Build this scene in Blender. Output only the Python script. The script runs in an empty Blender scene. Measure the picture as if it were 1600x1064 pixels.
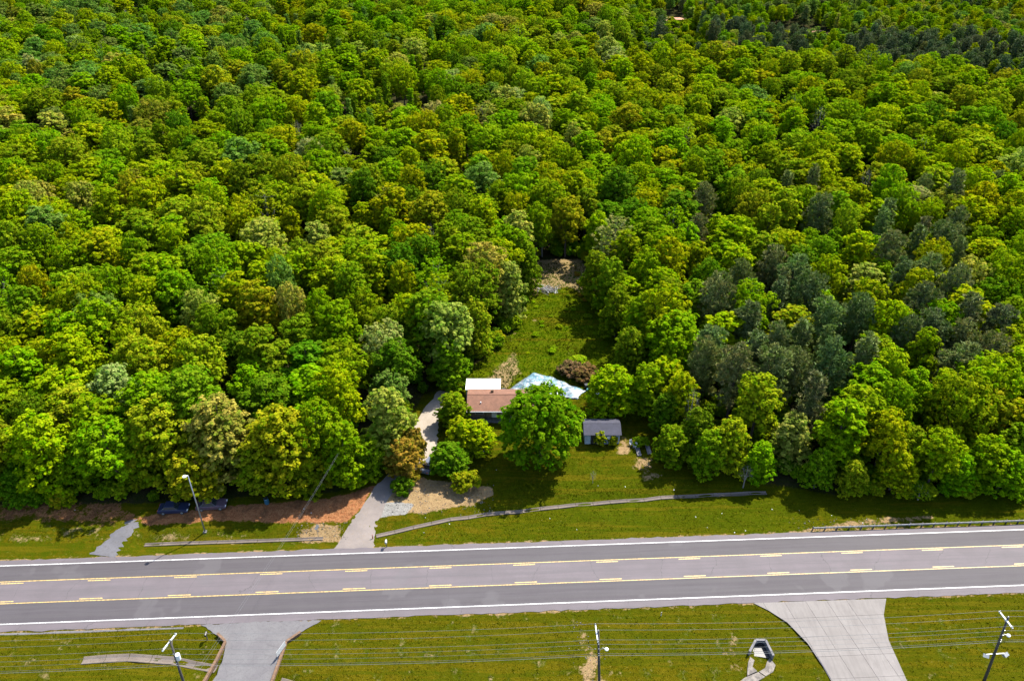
import bpy, bmesh, math, random
import numpy as np
from mathutils import Vector, Matrix

# ------------------------------------------------------------------ camera, light, exposure
S = bpy.context.scene
C = S.collection
CAM_H, FPX, PITCH = 92.0, 1244.0, math.radians(33.775)
cam = bpy.data.objects.new('camera', bpy.data.cameras.new('camera'))
C.objects.link(cam)
cam.data.sensor_width = 36.0
cam.data.lens = FPX / 1600 * 36
cam.data.clip_start, cam.data.clip_end = 1.0, 6000
cam.location = (0, 0, CAM_H)
cam.rotation_euler = (math.pi / 2 - PITCH, 0, 0)
S.camera = cam

SUN_EL, SUN_AZ = math.radians(53), math.radians(44)        # azimuth measured from +Y towards +X
world = bpy.data.worlds.new('World')
S.world = world
world.use_nodes = True
wn = world.node_tree
bg = wn.nodes['Background']
sky = wn.nodes.new('ShaderNodeTexSky')
sky.sky_type = 'NISHITA'
sky.sun_disc = False
sky.sun_elevation, sky.sun_rotation = SUN_EL, SUN_AZ
sky.air_density, sky.dust_density = 1.0, 1.0
wn.links.new(sky.outputs[0], bg.inputs[0])
bg.inputs[1].default_value = 0.15
sun = bpy.data.objects.new('sun', bpy.data.lights.new('sun', 'SUN'))
C.objects.link(sun)
sun.data.energy = 5.0
sun.data.angle = math.radians(0.8)
sun.data.color = (1.0, 0.94, 0.82)
sd = Vector((math.sin(SUN_AZ) * math.cos(SUN_EL), math.cos(SUN_AZ) * math.cos(SUN_EL), math.sin(SUN_EL)))
sun.rotation_euler = sd.to_track_quat('Z', 'Y').to_euler()
sun.location = sd * 300
S.view_settings.view_transform = 'Standard'
S.view_settings.look = 'None'
S.view_settings.exposure = 1.75
S.view_settings.gamma = 1.0
S.view_settings.use_curve_mapping = False
S.cycles.max_bounces = 8
S.cycles.diffuse_bounces = 4
S.cycles.transmission_bounces = 4

rnd = random.Random(7)
rng = np.random.default_rng(11)


# ------------------------------------------------------------------ helpers
def tag(o, label=None, cat=None, group=None, kind=None):
    if label: o['label'] = label
    if cat: o['category'] = cat
    if group: o['group'] = group
    if kind: o['kind'] = kind
    return o


def empty(name, loc=(0, 0, 0), rz=0, label=None, cat=None, group=None):
    o = bpy.data.objects.new(name, None)
    o.empty_display_size = 0.3
    C.objects.link(o)
    o.location = loc
    o.rotation_euler = (0, 0, rz)
    return tag(o, label, cat, group)


def mesh_np(name, V, F, mat=None, smooth=False):
    """mesh from an (n,3) array and an (m,k) array of faces all of one size (or a list of such arrays)"""
    me = bpy.data.meshes.new(name)
    V = np.asarray(V, dtype=np.float32)
    Fs = F if isinstance(F, list) else [F]
    Fs = [np.asarray(f, dtype=np.int32) for f in Fs if len(f)]
    loops = np.concatenate([f.ravel() for f in Fs])
    tot = np.concatenate([np.full(len(f), f.shape[1], dtype=np.int32) for f in Fs])
    start = np.concatenate([[0], np.cumsum(tot)[:-1]]).astype(np.int32)
    me.vertices.add(len(V)); me.vertices.foreach_set('co', V.ravel())
    me.loops.add(len(loops)); me.loops.foreach_set('vertex_index', loops)
    me.polygons.add(len(tot)); me.polygons.foreach_set('loop_start', start)
    if smooth:
        me.polygons.foreach_set('use_smooth', np.ones(len(tot), dtype=bool))
    if mat: me.materials.append(mat)
    me.update(calc_edges=True)
    return me


def link(name, me, parent=None, loc=None):
    o = bpy.data.objects.new(name, me)
    C.objects.link(o)
    if parent: o.parent = parent
    if loc is not None: o.location = loc
    return o


class MB:
    """collects boxes, tubes and prisms; build() links them as ONE mesh object"""
    def __init__(self): self.v, self.f = [], []

    def add(self, vs, fs):
        n = len(self.v)
        self.v += [tuple(v) for v in vs]
        self.f += [tuple(i + n for i in f) for f in fs]
        return self

    def box(self, c, s, rz=0.0, rx=0.0, taper=1.0):
        m = Matrix.Translation(c) @ Matrix.Rotation(rz, 4, 'Z') @ Matrix.Rotation(rx, 4, 'X')
        vs = []
        for z in (-1, 1):
            t = taper if z > 0 else 1
            for x, y in ((-1, -1), (1, -1), (1, 1), (-1, 1)):
                vs.append(m @ Vector((x * s[0] / 2 * t, y * s[1] / 2 * t, z * s[2] / 2)))
        return self.add(vs, [(3, 2, 1, 0), (4, 5, 6, 7), (0, 1, 5, 4), (1, 2, 6, 5), (2, 3, 7, 6), (3, 0, 4, 7)])

    def tube(self, pts, radii, n=8, cap=True):
        pts = [Vector(p) for p in pts]
        if not isinstance(radii, (list, tuple)): radii = [radii] * len(pts)
        vs, fs = [], []
        for i, p in enumerate(pts):
            t = (pts[min(i + 1, len(pts) - 1)] - pts[max(i - 1, 0)]).normalized()
            a = t.orthogonal().normalized() if abs(t.z) < .95 else Vector((1, 0, 0)).cross(t).normalized()
            if abs(t.z) < .95: a = t.cross(Vector((0, 0, 1))).normalized()
            b = t.cross(a)
            for k in range(n):
                w = 2 * math.pi * k / n
                vs.append(p + (a * math.cos(w) + b * math.sin(w)) * radii[i])
        for i in range(len(pts) - 1):
            for k in range(n):
                fs.append((i * n + k, i * n + (k + 1) % n, (i + 1) * n + (k + 1) % n, (i + 1) * n + k))
        if cap:
            fs.append(tuple(range(n - 1, -1, -1)))
            fs.append(tuple((len(pts) - 1) * n + k for k in range(n)))
        return self.add(vs, fs)

    def prism(self, poly, z0, z1):
        n = len(poly)
        vs = [(x, y, z0) for x, y in poly] + [(x, y, z1) for x, y in poly]
        fs = [tuple(range(n - 1, -1, -1)), tuple(range(n, 2 * n))]
        fs += [(i, (i + 1) % n, n + (i + 1) % n, n + i) for i in range(n)]
        return self.add(vs, fs)

    def build(self, name, mat, parent=None, smooth=False, bevel=0.0):
        me = bpy.data.meshes.new(name)
        me.from_pydata(self.v, [], self.f)
        me.materials.append(mat)
        if smooth:
            me.polygons.foreach_set('use_smooth', np.ones(len(me.polygons), dtype=bool))
        me.update()
        bm = bmesh.new(); bm.from_mesh(me)
        bmesh.ops.recalc_face_normals(bm, faces=bm.faces)
        if bevel:
            bmesh.ops.bevel(bm, geom=list(bm.edges), offset=bevel, segments=1, affect='EDGES', clamp_overlap=True)
        bm.to_mesh(me); bm.free()
        return link(name, me, parent)


# ------------------------------------------------------------------ materials
def new_mat(name):
    m = bpy.data.materials.new(name)
    m.use_nodes = True
    nt = m.node_tree
    return m, nt, nt.nodes['Principled BSDF'], nt.nodes['Material Output']


def nd(nt, kind, **kw):
    n = nt.nodes.new(kind)
    for k, v in kw.items():
        if k.startswith('i_'):
            key = k[2:]
            key = int(key) if key.isdigit() else key.replace('_', ' ')
            if hasattr(v, 'links') or isinstance(v, bpy.types.NodeSocket):
                nt.links.new(v, n.inputs[key])
            else:
                n.inputs[key].default_value = v
        else:
            setattr(n, k, v)
    return n


def noise(nt, scale, detail=4, rough=.6, vec=None, dist=0.0):
    n = nd(nt, 'ShaderNodeTexNoise', i_Scale=scale, i_Detail=detail, i_Roughness=rough, i_Distortion=dist)
    if vec is not None: nt.links.new(vec, n.inputs['Vector'])
    return n.outputs[0]


def math_(nt, op, a, b=0.0, c=None, clamp=False):
    n = nd(nt, 'ShaderNodeMath', operation=op, use_clamp=clamp)
    for i, x in enumerate((a, b, c)):
        if x is None: continue
        if isinstance(x, bpy.types.NodeSocket): nt.links.new(x, n.inputs[i])
        else: n.inputs[i].default_value = x
    return n.outputs[0]


def mix(nt, fac, a, b, mode='MIX'):
    n = nd(nt, 'ShaderNodeMix', data_type='RGBA', blend_type=mode)
    for key, x in ((0, fac), (6, a), (7, b)):
        if isinstance(x, bpy.types.NodeSocket): nt.links.new(x, n.inputs[key])
        elif key == 0: n.inputs[0].default_value = x
        else: n.inputs[key].default_value = (*x, 1) if len(x) == 3 else x
    return n.outputs[2]


def step(nt, x, lo, hi):
    n = nd(nt, 'ShaderNodeMapRange', interpolation_type='SMOOTHSTEP')
    nt.links.new(x, n.inputs[0])
    n.inputs[1].default_value, n.inputs[2].default_value = lo, hi
    return n.outputs[0]


def bump(nt, bsdf, height, strength=.5, dist=.1):
    b = nd(nt, 'ShaderNodeBump', i_Strength=strength, i_Distance=dist)
    nt.links.new(height, b.inputs['Height'])
    nt.links.new(b.outputs[0], bsdf.inputs['Normal'])


def objco(nt):
    return nd(nt, 'ShaderNodeTexCoord').outputs['Object']


def simple(name, col, rough=.6, metal=0.0, var=.25, scale=3.0, bstr=.15, col2=None):
    """plain material with a little mottling and relief"""
    col = tuple(c * (.75 if 'paint' in name else .43) for c in col)
    m, nt, b, _ = new_mat(name)
    co = objco(nt)
    n1 = noise(nt, scale, 5, .65, co)
    dark = col2 or tuple(c * (1 - var) for c in col)
    light = tuple(min(1, c * (1 + var * .6)) for c in col)
    nt.links.new(mix(nt, step(nt, n1, .35, .65), dark, light), b.inputs['Base Color'])
    b.inputs['Roughness'].default_value = rough
    b.inputs['Metallic'].default_value = metal
    if bstr: bump(nt, b, noise(nt, scale * 6, 3, .6, co), bstr, .03)
    return m


def leaf_mat(name, gloss=.0, trans=.45, spread=.33):
    """tint comes from the object's own colour (or from the wood's point attribute), varied leaf by leaf"""
    m, nt, b, out = new_mat(name)
    oi = nd(nt, 'ShaderNodeObjectInfo')
    at = nd(nt, 'ShaderNodeAttribute', attribute_type='INSTANCER', attribute_name='tint')
    tint = mix(nt, 1.0, oi.outputs['Color'], at.outputs['Color'], 'ADD')
    lv = nd(nt, 'ShaderNodeAttribute', attribute_type='GEOMETRY', attribute_name='leafvar').outputs['Fac']
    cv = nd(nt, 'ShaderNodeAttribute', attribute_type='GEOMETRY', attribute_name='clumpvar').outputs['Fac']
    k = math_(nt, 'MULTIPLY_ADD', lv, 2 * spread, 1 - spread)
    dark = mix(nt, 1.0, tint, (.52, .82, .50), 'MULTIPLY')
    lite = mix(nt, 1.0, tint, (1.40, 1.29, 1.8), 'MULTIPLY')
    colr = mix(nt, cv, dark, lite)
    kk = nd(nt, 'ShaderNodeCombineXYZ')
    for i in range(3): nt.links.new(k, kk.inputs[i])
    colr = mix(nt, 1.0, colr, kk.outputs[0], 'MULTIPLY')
    nt.links.new(colr, b.inputs['Base Color'])
    b.inputs['Roughness'].default_value = .5
    b.inputs['Specular IOR Level'].default_value = gloss
    tr = nd(nt, 'ShaderNodeBsdfTranslucent')
    nt.links.new(mix(nt, 1.0, colr, (1.3, 1.2, .6), 'MULTIPLY'), tr.inputs[0])
    mx = nd(nt, 'ShaderNodeMixShader', i_Fac=trans)
    nt.links.new(b.outputs[0], mx.inputs[1]); nt.links.new(tr.outputs[0], mx.inputs[2])
    nt.links.new(mx.outputs[0], out.inputs['Surface'])
    return m


M = {}
M['leaf'] = leaf_mat('leaf')
M['needle'] = leaf_mat('needle', gloss=.05, trans=.15, spread=.35)
M['bark'] = simple('bark', (.10, .075, .055), .9, var=.45, scale=6, bstr=.6)
M['pale_bark'] = simple('pale_bark', (.30, .27, .23), .9, var=.3, scale=6, bstr=.5)
M['white_paint'] = simple('white_paint', (.60, .62, .64), .5, var=.12, scale=2)
M['yellow_paint'] = simple('yellow_paint', (.43, .30, .095), .6, var=.42, scale=5, bstr=0)
M['line_paint'] = simple('line_paint', (.47, .47, .46), .6, var=.42, scale=5, bstr=0)
M['galv'] = simple('galvanised_steel', (.42, .45, .49), .45, .55, var=.2, scale=1.5)
M['rail'] = simple('weathered_rail', (.42, .40, .38), .55, .35, var=.35, scale=1.2)
M['pole_wood'] = simple('pole_wood', (.085, .07, .065), .85, var=.4, scale=5, bstr=.5)
M['wire'] = simple('wire_aluminium', (.24, .25, .25), .5, .3, var=.1)
M['dark_wire'] = simple('black_cable', (.06, .06, .065), .6, var=.1)
M['headwall'] = simple('brown_stained_concrete', (.22, .12, .06), .85, var=.35, scale=2.2, bstr=.5)
M['grey_conc'] = simple('grey_concrete', (.20, .19, .20), .85, var=.35, scale=2.0, bstr=.4)
M['pale_conc'] = simple('bleached_concrete', (.235, .20, .17), .85, var=.45, scale=1.5, bstr=.4)
M['blue_plastic'] = simple('blue_plastic', (.02, .13, .22), .4, var=.2)
M['teal_plastic'] = simple('teal_plastic', (.05, .33, .38), .4, var=.2)
M['orange_plastic'] = simple('orange_plastic', (.55, .10, .03), .5, var=.2)
M['dark_metal'] = simple('dark_metal', (.035, .035, .04), .45, .3, var=.2)
M['siding'] = simple('painted_siding', (.22, .27, .32), .7, var=.2, scale=1.5)
M['brick_wall'] = simple('tan_wall', (.30, .24, .19), .8, var=.25, scale=2)
M['glass'] = simple('window_glass', (.03, .04, .05), .12, var=.1, bstr=0)
M['tyre'] = simple('rubber', (.02, .02, .02), .8, var=.2)
M['stick'] = simple('grey_stick', (.27, .25, .24), .9, var=.3, scale=4)
M['white_scrap'] = simple('white_scrap', (.70, .71, .72), .6, var=.15, scale=4)


def shingle_mat(name, a, b2):
    m, nt, b, _ = new_mat(name)
    co = objco(nt)
    br = nd(nt, 'ShaderNodeTexBrick', i_Scale=1.0)
    br.inputs['Color1'].default_value = (*a, 1); br.inputs['Color2'].default_value = (*b2, 1)
    br.inputs['Mortar'].default_value = (*[c * .45 for c in a], 1)
    br.inputs['Brick Width'].default_value = .45; br.inputs['Row Height'].default_value = .22
    br.inputs['Mortar Size'].default_value = .015
    nt.links.new(co, br.inputs['Vector'])
    n1 = noise(nt, .7, 5, .7, co)
    c = mix(nt, step(nt, n1, .3, .75), br.outputs[0], tuple(x * 1.25 for x in b2))
    nt.links.new(c, b.inputs['Base Color'])
    b.inputs['Roughness'].default_value = .9
    bump(nt, b, br.outputs['Fac'], .4, -.02)
    return m


M['brown_shingle'] = shingle_mat('brown_shingle', (0.087, 0.037, 0.020), (0.109, 0.048, 0.027))
M['shaded_grey_shingle'] = shingle_mat('shaded_grey_shingle', (0.015, 0.016, 0.027), (0.020, 0.020, 0.033))  # shed roof grey, darkened and blued to carry the tree's shade in its colour


# ------------------------------------------------------------------ survey: photo point -> ground point
def at(px, py, z=0.0):
    u, v = (px - 800) / FPX, (532 - py) / FPX
    d = (u, math.cos(PITCH) + v * math.sin(PITCH), -math.sin(PITCH) + v * math.cos(PITCH))
    t = (z - CAM_H) / d[2]
    return (d[0] * t, d[1] * t)


ROAD_A = math.radians(2.64)
RU, RN = np.array([math.cos(ROAD_A), math.sin(ROAD_A)]), np.array([-math.sin(ROAD_A), math.cos(ROAD_A)])
V_LO, V_HI = 70.25, 82.75                                           # asphalt edges, measured across the road


def road(u, v, z=0.0):
    p = RU * u + RN * v
    return (p[0], p[1], z)


def poly_sd(P, poly):
    """signed distance of points (n,2) to a polygon, positive inside"""
    poly = np.asarray(poly, dtype=float)
    d2 = np.full(len(P), 1e18); ins = np.zeros(len(P), bool)
    for a, b in zip(poly, np.roll(poly, -1, 0)):
        e = b - a
        w = P - a
        t = np.clip((w @ e) / (e @ e), 0, 1)
        d2 = np.minimum(d2, ((w - t[:, None] * e) ** 2).sum(1))
        c = (a[1] <= P[:, 1]) != (b[1] <= P[:, 1])
        with np.errstate(divide='ignore', invalid='ignore'):
            xi = a[0] + (P[:, 1] - a[1]) * e[0] / (e[1] if e[1] else 1e-12)
        ins ^= c & (P[:, 0] < xi)
    d = np.sqrt(d2)
    return np.where(ins, d, -d)


def line_d(P, line):
    line = np.asarray(line, dtype=float)
    d2 = np.full(len(P), 1e18)
    for a, b in zip(line[:-1], line[1:]):
        e = b - a
        t = np.clip(((P - a) @ e) / (e @ e), 0, 1)
        d2 = np.minimum(d2, ((P - a - t[:, None] * e) ** 2).sum(1))
    return np.sqrt(d2)


def smooth01(x): x = np.clip(x, 0, 1); return x * x * (3 - 2 * x)


# outlines of the place (metres)
DRIVE = [(-23.6, 81.2), (-22.9, 87.0), (-21.2, 93.0), (-18.9, 97.5), (-16.2, 100.8), (-14.9, 104.1), (-15.4, 109.2), (-14.4, 114.7), (-12.6, 120.3)]
DITCH_E = [(-20.8, 84.6), (-12.5, 87.2), (-4.0, 89.1), (10.2, 91.1), (26.8, 93.0), (41.4, 93.9)]
DITCH_W = [(-55.6, 82.9), (-42, 83.5), (-28.8, 84.1)]
DITCH_S = [(-56.2, 63.3), (-50.2, 63.6), (-44.2, 63.2), (-38.3, 62.1)]
DITCH_S2 = [(-29.6, 60.2), (-26.5, 59.3), (-22, 58.0)]
CLEARING = [(-25.5, 84), (-25, 90), (-24, 94), (-22.5, 98), (-18.5, 104), (-19.5, 112), (-17.5, 120), (-11.5, 127), (-6.5, 135), (-1.5, 143), (1.0, 152), (3.0, 163), (6.0, 170.5),
            (17.5, 170.5), (22.5, 160), (25, 148), (26.5, 131), (27.5, 115), (30, 105), (34.5, 98.5), (42, 94.8), (52, 92.6), (70, 92.2), (90, 93), (90, 84)]
WOOD_FRONT_W = [(-400, 90.5), (-80, 90.5), (-61, 91.0), (-50, 91.8), (-39, 93.0), (-29, 93.6), (-24.5, 96.5)]
FAR_Y = 640


def in_wood(P, pad=0.0):
    """distance inside the wood, positive where trees stand"""
    left = WOOD_FRONT_W + [(-22.5, 99), (-19, 104), (-19.5, 112), (-16.5, 119), (-10, 125), (-5, 132), (-.5, 140), (2.5, 150), (4.0, 162), (6.2, 173.5),
                           (16.8, 173.5), (20.5, 162), (22.5, 148), (24.5, 131), (25.5, 115), (29, 105), (34, 98.5), (42, 95.5), (52, 93.2), (70, 92.8), (400, 100), (700, 900), (-700, 900)]
    return poly_sd(P, left) - pad


def height(x, y):
    x, y = np.asarray(x, float), np.asarray(y, float)
    v = -x * math.sin(ROAD_A) + y * math.cos(ROAD_A)
    off = np.maximum(np.maximum(V_LO - v, v - V_HI), 0)
    P = np.stack([x.ravel(), y.ravel()], 1)
    n = .10 * np.sin(x * .31 + 1.3) * np.sin(y * .27) + .06 * np.sin(x * .83 + y * .61) + .05 * np.sin(x * 1.7 - y * 1.3)
    far = smooth01((y - 200) / 200)
    h = -.05 + n * smooth01(off / 6) - .10 * smooth01(off / 3)
    h = h + far * (2.2 * np.sin(x * .021 + .5) * np.sin(y * .018) + 1.2 * np.sin(x * .045 + y * .03))
    near = (y > 40) & (y < 110) & (np.abs(x) < 120)
    if near.any():
        d = np.full(len(P), 99.0)
        k = near.ravel()
        Pk = P[k]
        dd = np.minimum.reduce([line_d(Pk, L) for L in (DITCH_E, DITCH_W, DITCH_S, DITCH_S2)])
        d[k] = dd
        h = h - (.50 * np.exp(-(d / 1.6) ** 2)).reshape(h.shape)
    return h


def gz(x, y): return float(height(np.array([x]), np.array([y]))[0])


# ------------------------------------------------------------------ ground
def axis(lo, hi, step_, far, grow=1.35):
    a = list(np.arange(lo, hi + 1e-6, step_))
    s, x = step_, hi
    while x < far: s *= grow; x += s; a.append(x)
    s, x = step_, lo
    out = []
    while x > -far: s *= grow; x -= s; out.append(x)
    return np.array(out[::-1] + a)


gx, gy = axis(-105, 105, .6, 2500), axis(46, 182, .6, 2500)
XX, YY = np.meshgrid(gx, gy)
ZZ = height(XX, YY)
nx, ny = len(gx), len(gy)
idx = np.arange(nx * ny).reshape(ny, nx)
GF = np.stack([idx[:-1, :-1].ravel(), idx[:-1, 1:].ravel(), idx[1:, 1:].ravel(), idx[1:, :-1].ravel()], 1)
GP = np.stack([XX.ravel(), YY.ravel()], 1)


def pm(poly, feather=1.5): return smooth01(.5 + poly_sd(GP, poly) / (2 * feather))


CLAY = [(-59, 88.2), (-51, 89.6), (-39, 91.2), (-29, 92.3), (-22.5, 94.9), (-23.6, 90.4), (-25.8, 87.0), (-31.8, 86.9), (-45, 87.4), (-56, 86.4)]
SAND = [(-21.3, 88.9), (-20.5, 92.6), (-16, 97), (-12, 96.5), (-8, 95.5), (-3.5, 94.6), (-2.5, 93), (-6.5, 90.8), (-14, 89.2)]
PALE = [(-21.6, 88.0), (-20.6, 91.4), (-15.6, 91.2), (-16.5, 88.8)]
SHEDDIRT = [(18.9, 108), (20.5, 107), (21.3, 104.5), (20, 102.5), (17, 102), (18.2, 104.8)]
LANE = [(20, 103), (24, 102), (25.5, 97), (22, 95.5), (20, 99)]
STRAW1 = [(-1.5, 121), (2, 127), (.5, 134), (-2.5, 129), (-5, 124)]
STRAW3 = [[(-3, 135), (1, 138), (3, 143), (0, 141)], [(5, 143), (8, 145), (7, 148), (4, 146)], [(9, 131), (13, 132), (12, 135)], [(3, 154), (7, 157), (6, 162), (4, 160)]]
STRAW2 = [(3.5, 162), (5.5, 175), (17, 175), (20.5, 163), (21.5, 153), (18, 156), (13, 160), (7, 159)]
POLEBARE = [(7, 55), (7.5, 61), (8.6, 65), (7.8, 69.8), (9.8, 69.8), (11.5, 65), (13.5, 61), (12.5, 55)]
FLUMEBARE = [(27.5, 61), (26.8, 64), (29, 67.5), (31, 66.8), (30.5, 63), (31, 60)]
DRYW = [(-85, 86.5), (-85, 92), (-62, 92), (-58, 88.5), (-61, 85.8), (-66, 86.0), (-74, 87)]
JUNCTW = [(-32, 82.9), (-33.5, 85.5), (-29.5, 87), (-26.5, 86.5), (-25.2, 83)]
RAILD = [(42, 84.4), (46, 86), (56, 88.2), (66, 88.8), (66, 87.4), (55, 86.2), (47, 84.6)]

wood_d = in_wood(GP)
c1 = np.zeros((len(GP), 4), np.float32); c2 = np.zeros((len(GP), 4), np.float32)
c1[:, 0] = np.maximum(pm(CLAY, 1.6), .55 * pm(DRYW, 2))
c1[:, 1] = np.maximum.reduce([pm(SAND, 1.5), .62 * pm(SHEDDIRT, 1.4), .58 * pm(LANE, 2.5), .47 * pm(POLEBARE, 2.2), .46 * pm(FLUMEBARE, 2.0), .75 * pm(JUNCTW, 1.2), .6 * pm(RAILD, .8)])
c1[:, 2] = smooth01(.5 + wood_d / 5)
c2[:, 0] = np.maximum.reduce([.42 * pm([(-95, 82), (-95, 88), (-30, 86), (-30, 82)], 2), .34 * pm([(-95, 46), (-95, 69), (75, 73), (75, 46)], 2), *[.62 * pm(p_, 2.0) for p_ in STRAW3], 1.0 * pm(STRAW1, 2.2), 1.3 * pm(STRAW2, 2), .6 * pm(POLEBARE, 3), .6 * pm(LANE, 3), .5 * pm(DRYW, 2)])
vv = -GP[:, 0] * math.sin(ROAD_A) + GP[:, 1] * math.cos(ROAD_A)
lush = np.where(vv > V_HI, .55, .35) + .25 * pm([(2, 98), (30, 96), (60, 94), (90, 92), (90, 84), (40, 84), (0, 86)], 4) - .15 * pm([(-90, 50), (-40, 50), (-40, 68), (-90, 68)], 3)
lush -= .75 * pm([(2, 132), (5, 152), (20, 150), (24, 135), (24, 118), (14, 126)], 5)
c2[:, 1] = np.clip(lush, 0, 1)
c2[:, 2] = pm(PALE, 1.0)
offr = np.maximum(np.maximum(V_LO - vv, vv - V_HI), 0)
c1[:, 1] = np.maximum(c1[:, 1], .50 * np.exp(-(offr / .7) ** 2))
c2[:, 3] = 1
c1[:, 3] = pm([(-16, 121), (-8, 129), (0, 143), (4, 158), (10, 160), (20, 152), (25, 132), (25, 112), (20, 113), (14, 118)], 4)

mt, nt, b, _ = new_mat('ground')
co = objco(nt)
a1 = nd(nt, 'ShaderNodeAttribute', attribute_name='cover1'); a2 = nd(nt, 'ShaderNodeAttribute', attribute_name='cover2')
s1 = nd(nt, 'ShaderNodeSeparateColor'); nt.links.new(a1.outputs['Color'], s1.inputs[0])
s2 = nd(nt, 'ShaderNodeSeparateColor'); nt.links.new(a2.outputs['Color'], s2.inputs[0])
nL, nM, nS, nF = noise(nt, .06, 4, .6, co), noise(nt, .45, 5, .65, co), noise(nt, 2.2, 4, .7, co), noise(nt, 7.0, 3, .75, co)


def edge(mask, amt=.9, lo=.42, hi=.58, n=None):
    j = math_(nt, 'MULTIPLY_ADD', n or nM, amt, -.5 * amt)
    j2 = math_(nt, 'MULTIPLY_ADD', nS, amt * .5, -.25 * amt)
    k = math_(nt, 'MULTIPLY', mask, 2.5, clamp=True)
    return step(nt, math_(nt, 'ADD', mask, math_(nt, 'MULTIPLY', math_(nt, 'ADD', j, j2), k)), lo, hi)


gA = mix(nt, step(nt, nL, .35, .65), (0.041, 0.043, 0.001), (0.033, 0.045, 0.001))
gA = mix(nt, edge(s2.outputs[1], 1.6), mix(nt, step(nt, nM, .3, .7), (0.062, 0.050, 0.002), (0.044, 0.040, 0.001)), gA)
mead = mix(nt, step(nt, nM, .35, .62), (0.033, 0.063, 0.001), (0.057, 0.074, 0.001))
gA = mix(nt, edge(a1.outputs['Alpha'], .8), gA, mix(nt, math_(nt, 'MULTIPLY', step(nt, nS, .54, .70), .7), mead, (0.088, 0.077, 0.004)))
gA = mix(nt, math_(nt, 'MULTIPLY', step(nt, nM, .52, .68), .45), gA, (0.022, 0.040, 0.001))
gA = mix(nt, math_(nt, 'MULTIPLY', step(nt, nS, .52, .72), .55), gA, (0.084, 0.069, 0.004))
gA = mix(nt, math_(nt, 'MULTIPLY', step(nt, nF, .50, .66), .62), gA, (0.011, 0.019, 0.001))
gA = mix(nt, math_(nt, 'MULTIPLY', step(nt, noise(nt, 11, 2, .6, co), .56, .66), .55), gA, (0.098, 0.082, 0.006))
gA = mix(nt, step(nt, noise(nt, 5.0, 2, .5, co), .69, .73), gA, (0.130, 0.114, 0.028))
mp = nd(nt, 'ShaderNodeMapping'); nt.links.new(co, mp.inputs[0])
mp.inputs['Rotation'].default_value = (0, 0, -ROAD_A); mp.inputs['Scale'].default_value = (.035, .75, 1)
mow = noise(nt, 1.0, 4, .6, mp.outputs[0])
gA = mix(nt, math_(nt, 'MULTIPLY', step(nt, mow, .42, .52), .55), gA, (0.025, 0.037, 0.001))
gA = mix(nt, math_(nt, 'MULTIPLY', step(nt, mow, .54, .64), .6), gA, (0.069, 0.055, 0.003))
straw = mix(nt, step(nt, nF, .35, .65), (0.212, 0.151, 0.078), (0.112, 0.081, 0.031))
gA = mix(nt, edge(s2.outputs[0], 1.3, .45, .7), gA, straw)
floor_ = mix(nt, step(nt, nM, .3, .7), (0.026, 0.020, 0.011), (0.016, 0.023, 0.005))
gA = mix(nt, edge(s1.outputs[2], .8), gA, floor_)
sand = mix(nt, step(nt, nS, .35, .65), (0.211, 0.147, 0.073), (0.165, 0.108, 0.055))
sand = mix(nt, step(nt, nF, .58, .68), sand, (0.065, 0.046, 0.023))
sand = mix(nt, step(nt, nM, .62, .75), sand, (0.078, 0.069, 0.027))
gA = mix(nt, edge(s1.outputs[1], 1.1), gA, sand)
gA = mix(nt, edge(s2.outputs[2], .8), gA, mix(nt, step(nt, nS, .35, .65), (0.184, 0.177, 0.165), (0.129, 0.124, 0.115)))
clay = mix(nt, step(nt, nS, .35, .65), (0.161, 0.062, 0.027), (0.223, 0.105, 0.046))
clay = mix(nt, math_(nt, 'MULTIPLY', step(nt, nM, .48, .66), .75), clay, (0.074, 0.039, 0.019))  # dark mottling: leaf litter plus dappled shade put into the clay colour
clay = mix(nt, step(nt, nF, .52, .66), clay, (0.074, 0.031, 0.014))
gA = mix(nt, edge(s1.outputs[0], 1.0), gA, clay)
nt.links.new(gA, b.inputs['Base Color'])
b.inputs['Roughness'].default_value = .95
b.inputs['Specular IOR Level'].default_value = .0
bump(nt, b, math_(nt, 'ADD', nS, nF), .9, .22)
gm = mesh_np('ground', np.stack([XX.ravel(), YY.ravel(), ZZ.ravel()], 1), GF, mt, smooth=True)
for nm, arr in (('cover1', c1), ('cover2', c2)):
    gm.color_attributes.new(nm, 'FLOAT_COLOR', 'POINT').data.foreach_set('color', arr.ravel())
tag(link('ground', gm), kind='structure')

# ------------------------------------------------------------------ road with its painted lines
mt, nt, b, _ = new_mat('asphalt')
co = objco(nt)
sx = nd(nt, 'ShaderNodeSeparateXYZ'); nt.links.new(co, sx.inputs[0])
X_, Y_ = sx.outputs[0], sx.outputs[1]
st = nd(nt, 'ShaderNodeMapping'); nt.links.new(co, st.inputs[0]); st.inputs['Scale'].default_value = (.06, 1.5, 1)
str_n = noise(nt, 1.0, 5, .65, st.outputs[0])
pn = noise(nt, .25, 5, .6, co)
grit = noise(nt, 9, 3, .75, co)
base = mix(nt, step(nt, pn, .3, .7), (0.062, 0.051, 0.056), (0.076, 0.062, 0.069))
in_t = lambda lo, hi, w=.12: math_(nt, 'MULTIPLY', step(nt, Y_, lo - w, lo + w), math_(nt, 'SUBTRACT', 1, step(nt, Y_, hi - w, hi + w)))
darkl = math_(nt, 'ADD', in_t(71.45, 75.0), in_t(78.65, 81.75))
base = mix(nt, math_(nt, 'MULTIPLY', darkl, .85), base, mix(nt, step(nt, pn, .3, .7), (0.018, 0.014, 0.018), (0.022, 0.018, 0.022)))
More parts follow.
